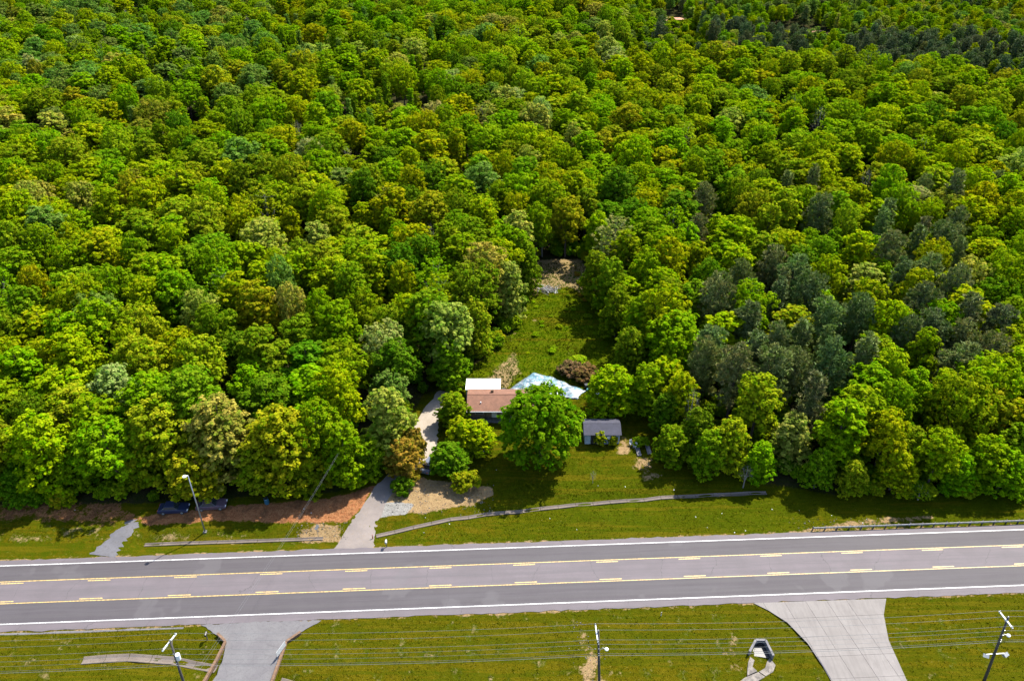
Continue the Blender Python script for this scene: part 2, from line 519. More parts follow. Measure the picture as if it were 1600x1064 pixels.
for c_ in (72.6, 74.2, 79.4, 80.9):                                  # wheel tracks polished a little paler
    t_ = math_(nt, 'SUBTRACT', 1, step(nt, math_(nt, 'ABSOLUTE', math_(nt, 'SUBTRACT', Y_, c_)), .1, .55))
    base = mix(nt, math_(nt, 'MULTIPLY', t_, .28), base, (0.043, 0.039, 0.040))
base = mix(nt, math_(nt, 'MULTIPLY', step(nt, str_n, .42, .62), .30), base, (0.044, 0.040, 0.043))
for c_ in (73.35, 76.85, 80.15):                                    # oil-darkened middle of each lane
    t_ = math_(nt, 'SUBTRACT', 1, step(nt, math_(nt, 'ABSOLUTE', math_(nt, 'SUBTRACT', Y_, c_)), .15, .6))
    base = mix(nt, math_(nt, 'MULTIPLY', math_(nt, 'MULTIPLY', t_, step(nt, str_n, .3, .6)), .30), base, (.045, .040, .044))
for c_ in (71.25, 74.7, 78.98, 82.0):                               # paving seams along the lanes
    t_ = math_(nt, 'SUBTRACT', 1, step(nt, math_(nt, 'ABSOLUTE', math_(nt, 'SUBTRACT', Y_, c_)), .03, .09))
    base = mix(nt, math_(nt, 'MULTIPLY', t_, .45), base, (.04, .036, .038))
pt = noise(nt, .13, 3, .5, co)
base = mix(nt, math_(nt, 'MULTIPLY', step(nt, pt, .60, .64), .35), base, (.06, .055, .058))
# cracks across the lanes, wandering
wob = math_(nt, 'MULTIPLY_ADD', noise(nt, .5, 4, .7, co), 2.0, -1.0)
lane_id = math_(nt, 'FLOOR', math_(nt, 'DIVIDE', math_(nt, 'SUBTRACT', Y_, 71.5), 3.5))
xs = math_(nt, 'ADD', math_(nt, 'ADD', X_, wob), math_(nt, 'MULTIPLY', lane_id, 2.7))
xs = math_(nt, 'MULTIPLY_ADD', Y_, -.25, xs)
fr = math_(nt, 'FRACT', math_(nt, 'DIVIDE', math_(nt, 'ADD', xs, math_(nt, 'MULTIPLY', noise(nt, .11, 1, .5, co), 9)), 8.3))
crk = math_(nt, 'SUBTRACT', 1, step(nt, math_(nt, 'ABSOLUTE', math_(nt, 'SUBTRACT', fr, .5)), .0018, .0058))
base = mix(nt, math_(nt, 'MULTIPLY', crk, .75), base, (0.027, 0.024, 0.025))
base = mix(nt, math_(nt, 'MULTIPLY', step(nt, grit, .3, .8), .3), base, (0.041, 0.038, 0.040))
nt.links.new(base, b.inputs['Base Color'])
b.inputs['Roughness'].default_value = .85
bump(nt, b, grit, .25, .02)
M['asphalt'] = mt
us = np.arange(-420, 421, 1.0)
rj = rng.normal(0, .07, (2, len(us)))
lo = np.stack([us, V_LO + rj[0], np.zeros(len(us))], 1)
mid = [np.stack([us, np.full(len(us), v), np.full(len(us), z)], 1) for v, z in ((71.5, .01), (75.1, .045), (78.6, .045), (81.7, .01))]
hi = np.stack([us, V_HI + rj[1], np.zeros(len(us))], 1)
rows = [lo] + mid + [hi]
n = len(us)
F = []
for r in range(len(rows) - 1):
    a = np.arange(n - 1) + r * n
    F.append(np.stack([a, a + 1, a + 1 + n, a + n], 1))
ro = link('road', mesh_np('road', np.concatenate(rows), np.concatenate(F), mt))
ro.rotation_euler = (0, 0, ROAD_A)
tag(ro, kind='structure')


def rz(v):
    vs, zs = (V_LO, 71.5, 75.1, 78.6, 81.7, V_HI), (0, .01, .045, .045, .01, 0)
    return float(np.interp(v, vs, zs))


def strip(name, u0, u1, v, w, mat, nseg=1, dash_v=0.0):
    uu = np.linspace(u0, u1, nseg + 1)
    V = np.concatenate([np.stack([uu, np.full_like(uu, v + s * w / 2), np.full_like(uu, rz(v + s * w / 2) + .006)], 1) for s in (-1, 1)])
    k = np.arange(nseg)
    return link(name, mesh_np(name, V, np.stack([k, k + 1, k + nseg + 2, k + nseg + 1], 1), mat), ro)


for v in (71.5, 81.73): strip('edge_line', -420, 420, v, .16, M['line_paint'], 200)
for v in (74.90, 78.74): strip('yellow_line', -420, 420, v, .13, M['yellow_paint'], 200)
pv = None
for v, u0 in ((78.40, -67.8), (75.24, -55.55)):
    for k in range(-3, 15):
        u = u0 + 12.2 * k
        if abs(u) > 90: continue
        if pv is None or pv[0] != v:
            o = strip('yellow_dash', -1.6, 1.6, v, .15, M['yellow_paint'])
            pv = (v, o)
        else:
            o = pv[1].copy(); C.objects.link(o)
        o.location = (u, 0, 0)

# ------------------------------------------------------------------ drives
def ribbon(name, line, widths, mat, dz=.02, kind='structure', jag=.12, sub=6, mound=0.0, follow=True):
    line = [Vector((*p, 0)) for p in line]
    pts, ws = [], []
    for i in range(len(line) - 1):
        p0, p1, p2, p3 = line[max(i - 1, 0)], line[i], line[i + 1], line[min(i + 2, len(line) - 1)]
        for s in range(sub):
            t = s / sub
            pts.append(.5 * ((2 * p1) + (p2 - p0) * t + (2 * p0 - 5 * p1 + 4 * p2 - p3) * t * t + (3 * p1 - p0 - 3 * p2 + p3) * t ** 3))
            ws.append(widths[i] * (1 - t) + widths[i + 1] * t)
    pts.append(line[-1]); ws.append(widths[-1])
    V, F, nc = [], [], 7
    for i, p in enumerate(pts):
        t = (pts[min(i + 1, len(pts) - 1)] - pts[max(i - 1, 0)]).normalized()
        nn = Vector((-t.y, t.x, 0))
        jl, jr = rnd.gauss(0, jag), rnd.gauss(0, jag)
        for k in range(nc):
            f = k / (nc - 1)
            q = p + nn * ((f - .5) * ws[i] + jl * max(0, 1 - 3 * f) + jr * max(0, 3 * f - 2))
            z = (gz(q.x, q.y) if follow else 0) + dz + mound * (1 - (2 * f - 1) ** 2)
            if k in (0, nc - 1): z -= .05
            V.append((q.x, q.y, z))
    for i in range(len(pts) - 1):
        for k in range(nc - 1):
            F.append((i * nc + k, i * nc + k + 1, (i + 1) * nc + k + 1, (i + 1) * nc + k))
    return tag(link(name, mesh_np(name, V, np.array(F), mat, smooth=True)), kind=kind)


def drive_mat(name, a, b2, dirt, crack=True):
    m, nt, b, _ = new_mat(name)
    co = objco(nt)
    n1, n2, n3 = noise(nt, .35, 5, .65, co), noise(nt, 2.5, 4, .7, co), noise(nt, 9, 3, .75, co)
    c = mix(nt, step(nt, n1, .3, .7), a, b2)
    c = mix(nt, math_(nt, 'MULTIPLY', step(nt, n2, .5, .72), .6), c, dirt)
    c = mix(nt, math_(nt, 'MULTIPLY', step(nt, n3, .45, .7), .35), c, tuple(x * .5 for x in a))
    if crack:
        vo = nd(nt, 'ShaderNodeTexVoronoi', feature='DISTANCE_TO_EDGE', i_Scale=.9)
        nt.links.new(nd(nt, 'ShaderNodeMixRGB', i_0=.35, i_1=co, i_2=nd(nt, 'ShaderNodeTexNoise', i_Scale=1.2).outputs[1]).outputs[0], vo.inputs['Vector'])
        c = mix(nt, math_(nt, 'MULTIPLY', math_(nt, 'SUBTRACT', 1, step(nt, vo.outputs[0], .004, .016)), .3), c, tuple(x * .4 for x in a))
    nt.links.new(c, b.inputs['Base Color'])
    b.inputs['Roughness'].default_value = .9
    bump(nt, b, n3, .4, .04)
    return m


M['old_drive'] = drive_mat('old_drive', (0.096, 0.081, 0.075), (0.126, 0.105, 0.096), (0.114, 0.087, 0.060), crack=False)
M['pale_drive'] = drive_mat('pale_drive', (0.180, 0.150, 0.117), (0.222, 0.186, 0.150), (0.162, 0.126, 0.084), crack=False)
M['grey_drive'] = drive_mat('grey_drive', (0.067, 0.062, 0.066), (0.086, 0.082, 0.084), (0.044, 0.042, 0.044))
M['worn_slab'] = drive_mat('worn_slab', (0.052, 0.052, 0.060), (0.069, 0.068, 0.077), (0.035, 0.028, 0.022), crack=False)
ribbon('house_driveway', DRIVE[:5], [6.3, 3.9, 3.2, 3.0, 3.0], M['old_drive'], dz=.05)
ribbon('upper_driveway', [(-16.35, 100.5)] + DRIVE[5:], [3.0, 3.8, 4.3, 3.6, 2.6], M['pale_drive'], dz=.065)
ribbon('worn_path', [(-60.6, 80.3), (-60.2, 82.6), (-59.6, 84.5), (-58.9, 86.2), (-59.6, 87.6)], [4.0, 3.2, 2.9, 2.4, 1.2], M['worn_slab'], dz=.05, jag=.3)

A_DRIVE = [(-42.0, 68.2), (-40.0, 67.1), (-38.0, 65.5), (-37.6, 63.0), (-38.0, 59.9), (-39.5, 46), (-29.5, 46), (-30.4, 59.9), (-30.3, 62.5), (-30.4, 65.0), (-28.6, 67.0), (-26.0, 68.95)]
C_DRIVE = [(33.6, 71.85), (35.4, 70.6), (37.4, 68.7), (39.2, 65.4), (40.1, 62.1), (40.5, 59.9), (40.6, 46), (51.4, 46), (50.1, 59.9), (50.1, 65.9), (51.0, 69.9), (52.4, 72.6)]


def fill_poly(name, poly, z, mat, n_sub=3):
    bm = bmesh.new()
    vs = [bm.verts.new((x, y, z)) for x, y in poly]
    f = bm.faces.new(vs)
    bmesh.ops.recalc_face_normals(bm, faces=[f])
    if f.normal.z < 0: f.normal_flip()
    me = bpy.data.meshes.new(name); bm.to_mesh(me); bm.free()
    me.materials.append(mat)
    return tag(link(name, me), kind='structure')


def ragged(poly, amp, step_=.5):
    out = []
    for a, b_ in zip(poly, poly[1:] + poly[:1]):
        k = max(1, int(math.dist(a, b_) / step_))
        for i in range(k):
            t = i / k
            out.append((a[0] + (b_[0] - a[0]) * t + rnd.gauss(0, amp), a[1] + (b_[1] - a[1]) * t + rnd.gauss(0, amp)))
    return out


fill_poly('asphalt_driveway', ragged(A_DRIVE + [(-25.6, 69.1), (-42.4, 68.35)], .07), .006, M['grey_drive'])


def clip(poly, p, nrm):
    """keep the part of poly on the side of p that nrm points to"""
    out = []
    for a, b_ in zip(poly, poly[1:] + poly[:1]):
        da, db = (a[0] - p[0]) * nrm[0] + (a[1] - p[1]) * nrm[1], (b_[0] - p[0]) * nrm[0] + (b_[1] - p[1]) * nrm[1]
        if da >= 0: out.append(a)
        if (da >= 0) != (db >= 0):
            t = da / (da - db)
            out.append((a[0] + (b_[0] - a[0]) * t, a[1] + (b_[1] - a[1]) * t))
    return out


def slab_mat():
    m, nt, b, _ = new_mat('concrete_slab')
    co = objco(nt)
    st = nd(nt, 'ShaderNodeMapping'); nt.links.new(co, st.inputs[0])
    st.inputs['Rotation'].default_value = (0, 0, .35); st.inputs['Scale'].default_value = (2.2, .22, 1)
    n1, n2, n3 = noise(nt, .4, 5, .65, co), noise(nt, 1.0, 5, .7, st.outputs[0]), noise(nt, 8, 3, .7, co)
    ob = nd(nt, 'ShaderNodeObjectInfo').outputs['Random']
    c = mix(nt, step(nt, n1, .3, .7), (0.099, 0.088, 0.083), (0.122, 0.110, 0.104))
    c = mix(nt, math_(nt, 'MULTIPLY', step(nt, n2, .44, .66), .38), c, (0.062, 0.054, 0.051))
    c = mix(nt, math_(nt, 'MULTIPLY', ob, .35), c, (0.082, 0.072, 0.066))
    c = mix(nt, math_(nt, 'MULTIPLY', step(nt, n3, .5, .75), .25), c, (0.055, 0.049, 0.044))
    nt.links.new(c, b.inputs['Base Color']); b.inputs['Roughness'].default_value = .85
    bump(nt, b, n3, .2, .02)
    return m


M['bare_soil'] = drive_mat('bare_soil', (.24, .10, .055), (.28, .13, .08), (.18, .08, .04), crack=False)
for (x_, y_), w_, l_ in ((at(1040, 33), 9, 9), (at(1236, 50), 3, 17)):
    ribbon('bare_soil', [(x_ - l_, y_ - 2), (x_, y_), (x_ + l_, y_ + 3)], [w_ * .5, w_, w_ * .5], M['bare_soil'], dz=.4, jag=.6)
M['slab'] = slab_mat()
cd = fill_poly('concrete_driveway', C_DRIVE, -.012, M['worn_slab'])
rowsY = [80, 69.6, 66.6, 63.6, 60.4, 56.5, 52, 45]
colsX = [30, 36.6, 39.6, 42.6, 45.6, 48.4, 55]
lean = (.25, 1)
for i in range(len(rowsY) - 1):
    for j in range(len(colsX) - 1):
        g = .014
        sl = .02
        p = clip(C_DRIVE, (44, rowsY[i] + (.0) - g), (.05, -1))
        if len(p) > 2: p = clip(p, (44, rowsY[i + 1] + g), (-.05, 1))
        if len(p) > 2: p = clip(p, (colsX[j] + g - .3, 66), (1, .22))
        if len(p) > 2: p = clip(p, (colsX[j + 1] - g - .3, 66), (-1, -.22))
        if len(p) < 3: continue
        ar = abs(sum(a[0] * b_[1] - a[1] * b_[0] for a, b_ in zip(p, p[1:] + p[:1]))) / 2
        if ar < .35: continue
        mb = MB().prism(p, -.01, .035 + rnd.uniform(-.006, .006))
        mb.build('slab', M['slab'], cd)

# pale verge strip along the near shoulder
ribbon('shoulder_strip', [road(-120, 69.95)[:2], road(-80, 69.95)[:2], road(-41.2, 69.8)[:2]], [.34, .34, .3], M['grey_drive'], dz=.035, jag=.05, sub=20)


# ------------------------------------------------------------------ concrete drainage channels, laid in panels
def channel(line, w, mat, label, group, step_=3.0, depth=.12, lip=.07):
    root = empty('drainage_channel', (line[0][0], line[0][1], 0), 0, label, 'drain', group)
    L = [Vector((*p, 0)) for p in line]
    seg = []
    for a, b_ in zip(L, L[1:]):
        k = max(1, round((b_ - a).length / step_))
        for i in range(k): seg.append((a.lerp(b_, i / k), a.lerp(b_, (i + 1) / k)))
    for a, b_ in seg:
        t = (b_ - a).normalized(); nn = Vector((-t.y, t.x, 0))
        a2, b2 = a + t * .025, b_ - t * .025
        jz = rnd.uniform(-.015, .015)
        prof = [(-w / 2 - .07, .0), (-w / 2, .015), (-w * .18, -depth), (w * .18, -depth), (w / 2, .015), (w / 2 + .07, .0)]
        V, F = [], []
        for q in (a2, b2):
            zc = gz(q.x, q.y) + .165 + jz
            for o_, z in prof:
                p = q + nn * o_
                V.append((p.x, p.y, zc + z))
            for o_, z in prof:
                p = q + nn * o_
                V.append((p.x, p.y, zc + z - .22))
        m_ = len(prof)
        for k in range(m_ - 1):
            F.append((k, k + 1, 2 * m_ + k + 1, 2 * m_ + k))
        F += [(0, 2 * m_, 3 * m_, m_), (m_ - 1, 2 * m_ - 1, 4 * m_ - 1, 3 * m_ - 1)]
        mb = MB(); mb.add(V, F)
        o = mb.build('channel_panel', mat, root)
        o.matrix_parent_inverse = Matrix.Translation(root.location).inverted()
    return root


M['channel'] = drive_mat('channel_concrete', (0.072, 0.056, 0.045), (0.102, 0.080, 0.065), (0.052, 0.035, 0.022), crack=False)
channel(DITCH_E, .55, M['channel'], 'long narrow concrete drainage channel rising across the mown verge beside the gravel drive', 'drainage channels')
channel(DITCH_W, .48, M['channel'], 'shaded grey concrete drainage channel beside the road below the red clay bank', 'drainage channels')
channel(DITCH_S, 1.0, M['channel'], 'short curved concrete drainage channel ending at the brown wall by the asphalt drive', 'drainage channels')
channel(DITCH_S2, 1.0, M['channel'], 'pale concrete channel stub on the grass past the brown wall with the white sign', 'drainage channels')

# ------------------------------------------------------------------ leaf crowns
def leaves_mesh(name, centres, normals, length, width, mat, var, cvar, needle=False):
    n = len(centres)
    nrm = normals / (np.linalg.norm(normals, axis=1, keepdims=True) + 1e-9)
    r = rng.normal(size=(n, 3))
    a = r - (r * nrm).sum(1, keepdims=True) * nrm
    if needle:                                     # needles point out along the normal
        a, nrm = nrm, a
        a /= np.linalg.norm(a, axis=1, keepdims=True); nrm /= np.linalg.norm(nrm, axis=1, keepdims=True)
    else:
        a /= np.linalg.norm(a, axis=1, keepdims=True) + 1e-9
    b_ = np.cross(nrm, a)
    k = rng.uniform(.7, 1.35, (n, 1))
    L, W = length * k / 2, width * k / 2
    fold = .22 * W
    V = np.stack([centres - a * L, centres + b_ * W + nrm * fold, centres + a * L * 1.05, centres - b_ * W + nrm * fold], 1).reshape(-1, 3)
    F = np.arange(4 * n).reshape(n, 4)
    me = mesh_np(name, V, F, mat)
    for nm, v in (('leafvar', var), ('clumpvar', cvar)):
        me.attributes.new(nm, 'FLOAT', 'FACE').data.foreach_set('value', np.asarray(v, np.float32))
    return me


def dirs(n, up=0.0):
    d = rng.normal(size=(n, 3)); d[:, 2] += up
    return d / np.linalg.norm(d, axis=1, keepdims=True)


def crown(name, R, z0, z1, shape, n_lobes=11, clumps=36, per=20, leaf=(.37, .29), mat=None, needle=False, tight=.5, droop=0.0):
    """a crown of lobes, each lobe a shell of leaf clumps; R half width, z0..z1 its height range"""
    mat = mat or M['leaf']
    lob = []
    for i in range(n_lobes):
        if shape == 'round':
            t = .18 + .74 * ((i + .5) / n_lobes) ** .8
            prof = math.sqrt(max(0, 1 - (2 * t - .86) ** 2 / 1.45))
        elif shape == 'wide':
            t = .25 + .6 * ((i + .5) / n_lobes)
            prof = math.sqrt(max(0, 1 - (2 * t - .9) ** 2 / 1.9))
        elif shape == 'skirt':
            t = .10 + .82 * ((i + .5) / n_lobes)
            prof = min(1.0, math.sqrt(max(0, 1 - (2 * t - .55) ** 2 / 2.3)))
        elif shape == 'cone':
            t = .06 + .90 * ((i + .5) / n_lobes)
            prof = 1.0 * (1 - t) ** .7 + .05
        else:                                      # tall
            t = .10 + .82 * ((i + .5) / n_lobes)
            prof = math.sqrt(max(0, 1 - (2 * t - .9) ** 2 / 1.25)) * .95
        ang = i * 2.399 + rng.uniform(-.5, .5)
        rl = R * rng.uniform(.36, .54) * (.55 + .45 * prof)
        rad = max(0, R * prof - rl) * rng.uniform(.75, 1.05)
        if i == n_lobes - 1: rad *= .3
        lob.append((rad * math.cos(ang), rad * math.sin(ang), z0 + (z1 - z0) * t, rl))
    lob = np.array(lob)
    Cc, Nn, Va, Cv = [], [], [], []
    mid = np.array([0, 0, z0 + .45 * (z1 - z0)])
    for lx, ly, lz, rl in lob:
        lc = np.array([lx, ly, lz])
        nc = max(4, int(clumps * (rl / (R * .43)) ** 2))
        d = dirs(nc, .35)
        pc = lc + d * rl * rng.uniform(.72, 1.08, (nc, 1)) * np.array([1, 1, .88])
        pc[:, 2] = np.minimum(pc[:, 2], z1 + .3)
        # drop clumps buried in other lobes
        dist = np.sqrt(((pc[:, None] - lob[None, :, :3]) ** 2).sum(2)) / lob[None, :, 3]
        keep = dist.min(1) > .62
        for p, dd in zip(pc[keep], d[keep]):
            m_ = int(per * rng.uniform(.6, 1.4))
            rc = rng.uniform(.26, .46) * (R / 4.5) ** .5 * 1.2 * (1.0 if not needle else .8)
            e = dirs(m_, .35) if not needle else dirs(m_, .5)
            q = p + e * rc * rng.uniform(tight, 1.0, (m_, 1)) * np.array([1, 1, .8])
            q[:, 2] -= droop * rng.uniform(0, 1, m_)
            Cc.append(q)
            Nn.append(e * .7 + dd * .45 + np.array([0, 0, .7]) + rng.normal(0, .32, (m_, 3)))
            Va.append(rng.uniform(0, 1, m_)); Cv.append(np.clip(rng.normal(.48, .25) + rng.normal(0, .22, m_), 0, 1))
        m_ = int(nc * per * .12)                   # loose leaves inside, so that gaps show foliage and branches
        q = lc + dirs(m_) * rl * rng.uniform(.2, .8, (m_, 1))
        Cc.append(q); Nn.append(rng.normal(size=(m_, 3)) + np.array([0, 0, .6])); Va.append(rng.uniform(0, .6, m_)); Cv.append(np.full(m_, .3))  # inner leaves toned darker, the crown's inside shade put into their colour
    Cc, Nn = np.concatenate(Cc), np.concatenate(Nn)
    return leaves_mesh(name, Cc, Nn, leaf[0], leaf[1], mat, np.concatenate(Va), np.concatenate(Cv), needle), lob


def trunk_mesh(name, lob, z_top, r0, mat, whips=0, seg=6):
    mb = MB()
    bend = [rng.uniform(-.25, .25) for _ in range(4)]
    pts = [(0, 0, -.5), (bend[0] * .3, bend[1] * .3, z_top * .3), (bend[0], bend[1], z_top * .65), (bend[2], bend[3], z_top * .95)]
    mb.tube(pts, [r0 * 1.25, r0, r0 * .65, r0 * .15], seg)
    order = sorted(range(len(lob)), key=lambda i: -lob[i][3])[:9]
    for i in order:
        x, y, z, r = lob[i]
        zs = z_top * rng.uniform(.25, .5) if z > z_top * .45 else max(.5, z * .6)
        mid_ = (x * .45, y * .45, zs + (z - zs) * .45 + .2)
        mb.tube([(bend[0] * .5, bend[1] * .5, zs), mid_, (x, y, z), (x * 1.15, y * 1.15, z + r * .5)], [r0 * .42, r0 * .3, r0 * .16, r0 * .04], 5)
        for w in range(whips):
            d = dirs(1, .5)[0] * r * 1.1
            mb.tube([(x, y, z), (x + d[0] * .6, y + d[1] * .6, z + d[2] * .5), (x + d[0], y + d[1], z + d[2])], [r0 * .13, r0 * .08, r0 * .02], 4)
    me = bpy.data.meshes.new(name)
    me.from_pydata(mb.v, [], mb.f); me.materials.append(mat); me.update()
    return me


# kinds of tree: mesh pair + nominal width and height
KINDS = {}


def kind(key, R, h, shape, z0f=.22, mat=None, bark='bark', r0=.2, whips=0, **kw):
    me, lob = crown('crown', R, h * z0f, h, shape, mat=mat, **kw)
    KINDS[key] = (me, trunk_mesh('trunk', lob, h, r0, M[bark], whips), 2 * R, h)


kind('round_a', 4.5, 15, 'round', .20, n_lobes=13)
kind('round_b', 4.5, 15, 'round', .25, n_lobes=10, clumps=41)
kind('round_c', 4.5, 15, 'round', .16, n_lobes=17, clumps=32)
kind('wide_a', 5.2, 14, 'wide', .22, n_lobes=15, clumps=33)
kind('wide_b', 5.2, 13, 'wide', .20, n_lobes=12, clumps=39)
kind('tall_a', 3.6, 16, 'tall', .16, n_lobes=14, clumps=32, per=18)
kind('tall_b', 3.8, 16, 'tall', .20, n_lobes=17, clumps=30, per=18)
kind('edge_a', 4.5, 13, 'skirt', .02, n_lobes=19, clumps=32)
kind('edge_b', 4.2, 14, 'skirt', .02, n_lobes=16, clumps=35)
kind('yard', 6.0, 12.5, 'round', .06, n_lobes=26, clumps=44, per=22, leaf=(.40, .30))
kind('cone_a', 3.0, 14, 'cone', .08, n_lobes=16, clumps=26, per=15)
kind('wispy', 4.3, 14, 'round', .15, n_lobes=14, clumps=18, per=13, leaf=(.44, .24), bark='pale_bark', whips=4, tight=.2)
PN = dict(leaf=(.60, .13), mat=M['needle'], needle=True, tight=.05, r0=.2, whips=1)
kind('pine_a', 3.4, 17, 'tall', .22, n_lobes=17, clumps=20, per=44, **PN)
kind('pine_b', 3.2, 17, 'cone', .16, n_lobes=17, clumps=20, per=44, **PN)
kind('pine_c', 3.8, 16, 'round', .25, n_lobes=16, clumps=20, per=44, **PN)
kind('shrub_a', 2.0, 2.6, 'wide', .02, n_lobes=8, clumps=18, per=18, leaf=(.34, .24), r0=.06)
kind('shrub_b', 1.8, 3.0, 'round', .02, n_lobes=9, clumps=18, per=18, leaf=(.34, .22), r0=.05)
kind('bare', 2.4, 7, 'round', .25, n_lobes=9, clumps=1, per=2, leaf=(.3, .15), bark='pale_bark', r0=.12, whips=9)
print({k: len(v[0].polygons) for k, v in KINDS.items()})
BROAD = ['round_a', 'round_b', 'round_c', 'wide_a', 'wide_b', 'tall_a', 'tall_b']
PINES = ['pine_a', 'pine_b', 'pine_c']

# leaf colours as they are in the hand
COL = {
    'yellow-green': (.172, .206, .002), 'bright green': (.118, .184, .002), 'mid green': (.104, .156, .003),
    'deep green': (.066, .122, .003), 'olive': (.166, .190, .004), 'tan-olive': (.196, .204, .022),
    'blue-green': (.094, .148, .018), 'brownish green': (.140, .142, .008), 'pale grey-green': (.195, .208, .045),
    'leaf green': (.076, .134, .002), 'grey-green': (.128, .148, .036), 'dark grey-green': (.094, .114, .032), 'far pine': (.074, .096, .032), 'russet': (.120, .080, .026),
    'orange-brown': (.165, .112, .010),
}

TREES = []                                        # every tree that is an object of its own


def plant(name, key, x, y, w, h, colour, label=None, cat='tree', group=None, jit=.12, rz=None):
    cr, tr, w0, h0 = KINDS[key]
    o = empty(name, (x, y, gz(x, y)), rnd.uniform(0, 6.28) if rz is None else rz, label, cat, group)
    o.scale = (w / w0, w / w0, h / h0)
    c = link('crown', cr, o)
    t = link('trunk', tr, o)
    col = COL[colour]
    j = [1 + rnd.uniform(-jit, jit) for _ in range(3)]
    c.color = (col[0] * j[0], col[1] * j[1], col[2] * j[2], 1)
    TREES.append(dict(o=o, x=x, y=y, w=w, h=h, colour=colour, name=name, key=key, auto=label is None))
    return o


def hero(px, py, w, h, key, colour, label=None, name='broadleaf_tree', zc=.6, cat='tree', group=None):
    """px,py: where the crown's middle shows in the photograph"""
    x, y = at(px, py, h * zc)
    return plant(name, key, x, y, w, h, colour, label, cat, group)


# yard
hero(845, 666, 14.6, 13.6, 'yard', 'leaf green', 'large spreading bright green tree standing in front of the brown-roofed house', zc=.55)
hero(957, 607, 10.0, 9.6, 'edge_a', 'yellow-green', 'small round yellow-tipped tree just behind the grey-roofed shed', zc=.55)
hero(707, 640, 7.0, 6.5, 'edge_b', 'mid green', 'compact round tree hiding the corner of the brown-roofed house by the drive', zc=.5)
hero(746, 684, 7.2, 6.2, 'edge_b', 'yellow-green', 'airy yellow-green small tree in front of the house porch', zc=.5)
hero(700, 716, 7.4, 6.0, 'edge_a', 'deep green', 'dark dense evergreen shrub tree beside the drive and the parked car', zc=.5)
SHRUB = 'shrubs in the yard'
hero(728, 752, 5.0, 3.0, 'shrub_a', 'olive', 'low olive bush on the edge of the pale sand patch', 'shrub', .5, 'shrub', SHRUB)
hero(632, 716, 7.2, 7.4, 'edge_b', 'orange-brown', 'orange-brown bush tree at the bend of the gravel drive', 'shrub', .5, 'shrub', SHRUB)
hero(645, 698, 5.0, 6.4, 'shrub_b', 'orange-brown', 'smaller orange-brown bush leaning on the orange tree by the drive', 'shrub', .5, 'shrub', SHRUB)
hero(628, 757, 4.0, 2.6, 'shrub_a', 'deep green', 'low deep green bush under the orange-brown bush at the drive edge', 'shrub', .5, 'shrub', SHRUB)
hero(722, 680, 6.4, 5.6, 'shrub_b', 'yellow-green', 'yellow-green bush between the house porch and the gravel drive', 'shrub', .5, 'shrub', SHRUB)
hero(938, 684, 3.0, 2.4, 'shrub_b', 'olive', 'olive creeper bush climbing the front wall of the shed', 'shrub', .5, 'shrub', SHRUB)
hero(958, 686, 2.0, 2.2, 'shrub_a', 'olive', 'smaller creeper bush climbing the shed wall near its corner', 'shrub', .5, 'shrub', SHRUB)
hero(890, 574, 5.4, 2.4, 'shrub_a', 'russet', 'brown-green briar bush behind the blue and white tarpaulin', 'shrub', .5, 'shrub', SHRUB)
hero(914, 581, 5.6, 2.4, 'shrub_a', 'russet', 'purplish brown briar bush between tarpaulin and small yard tree', 'shrub', .5, 'shrub', SHRUB)
hero(903, 566, 4.4, 2.0, 'shrub_b', 'olive', 'low green bush on the far side of the brown briars', 'shrub', .5, 'shrub', SHRUB)
hero(1002, 690, 3.0, 1.4, 'shrub_a', 'mid green', 'low weedy green bush beside the grey blocks on the lawn', 'shrub', .5, 'shrub', SHRUB)
# front of the wood, driveway side
hero(605, 653, 10.1, 14.5, 'edge_b', 'tan-olive', 'tall tan-olive tree leaning over the bend of the gravel drive')
hero(535, 698, 9.0, 12.5, 'edge_b', 'bright green', 'bright green tree at the corner where the clay bank meets the drive')
hero(575, 706, 6.5, 8.2, 'edge_a', 'mid green', 'low mid green tree nearest to the drive at the wood corner')
hero(440, 688, 13.6, 14.5, 'edge_a', 'olive', 'broad olive-yellow tree above the red clay bank by the leaning cable')
hero(345, 673, 13.0, 15.5, 'edge_a', 'tan-olive', 'big tan-olive tree behind the street lamp')
hero(245, 676, 13.0, 15.0, 'edge_a', 'olive', 'big olive tree above the parked cars, next to the street lamp tree')
hero(395, 723, 8.3, 9.2, 'edge_b', 'olive', 'low olive tree overhanging the red clay bank')
hero(300, 734, 9.4, 9.2, 'edge_a', 'olive', 'low spreading tree hanging over the parked cars')
hero(150, 663, 11.2, 14.5, 'edge_b', 'bright green', 'bright green tree at the wood edge above the worn slab path')
hero(60, 698, 11.8, 14.5, 'edge_a', 'yellow-green', 'yellow-green tree at the wood edge left of the worn path')
hero(-20, 698, 10.6, 14.5, 'edge_a', 'mid green', None)
hero(480, 736, 6.5, 7.2, 'edge_b', 'mid green', None)
hero(215, 721, 7.1, 8.2, 'edge_b', 'mid green', None)
hero(110, 721, 7.7, 9.2, 'edge_a', 'bright green', None)
hero(30, 746, 7.1, 7.2, 'edge_a', 'deep green', None)
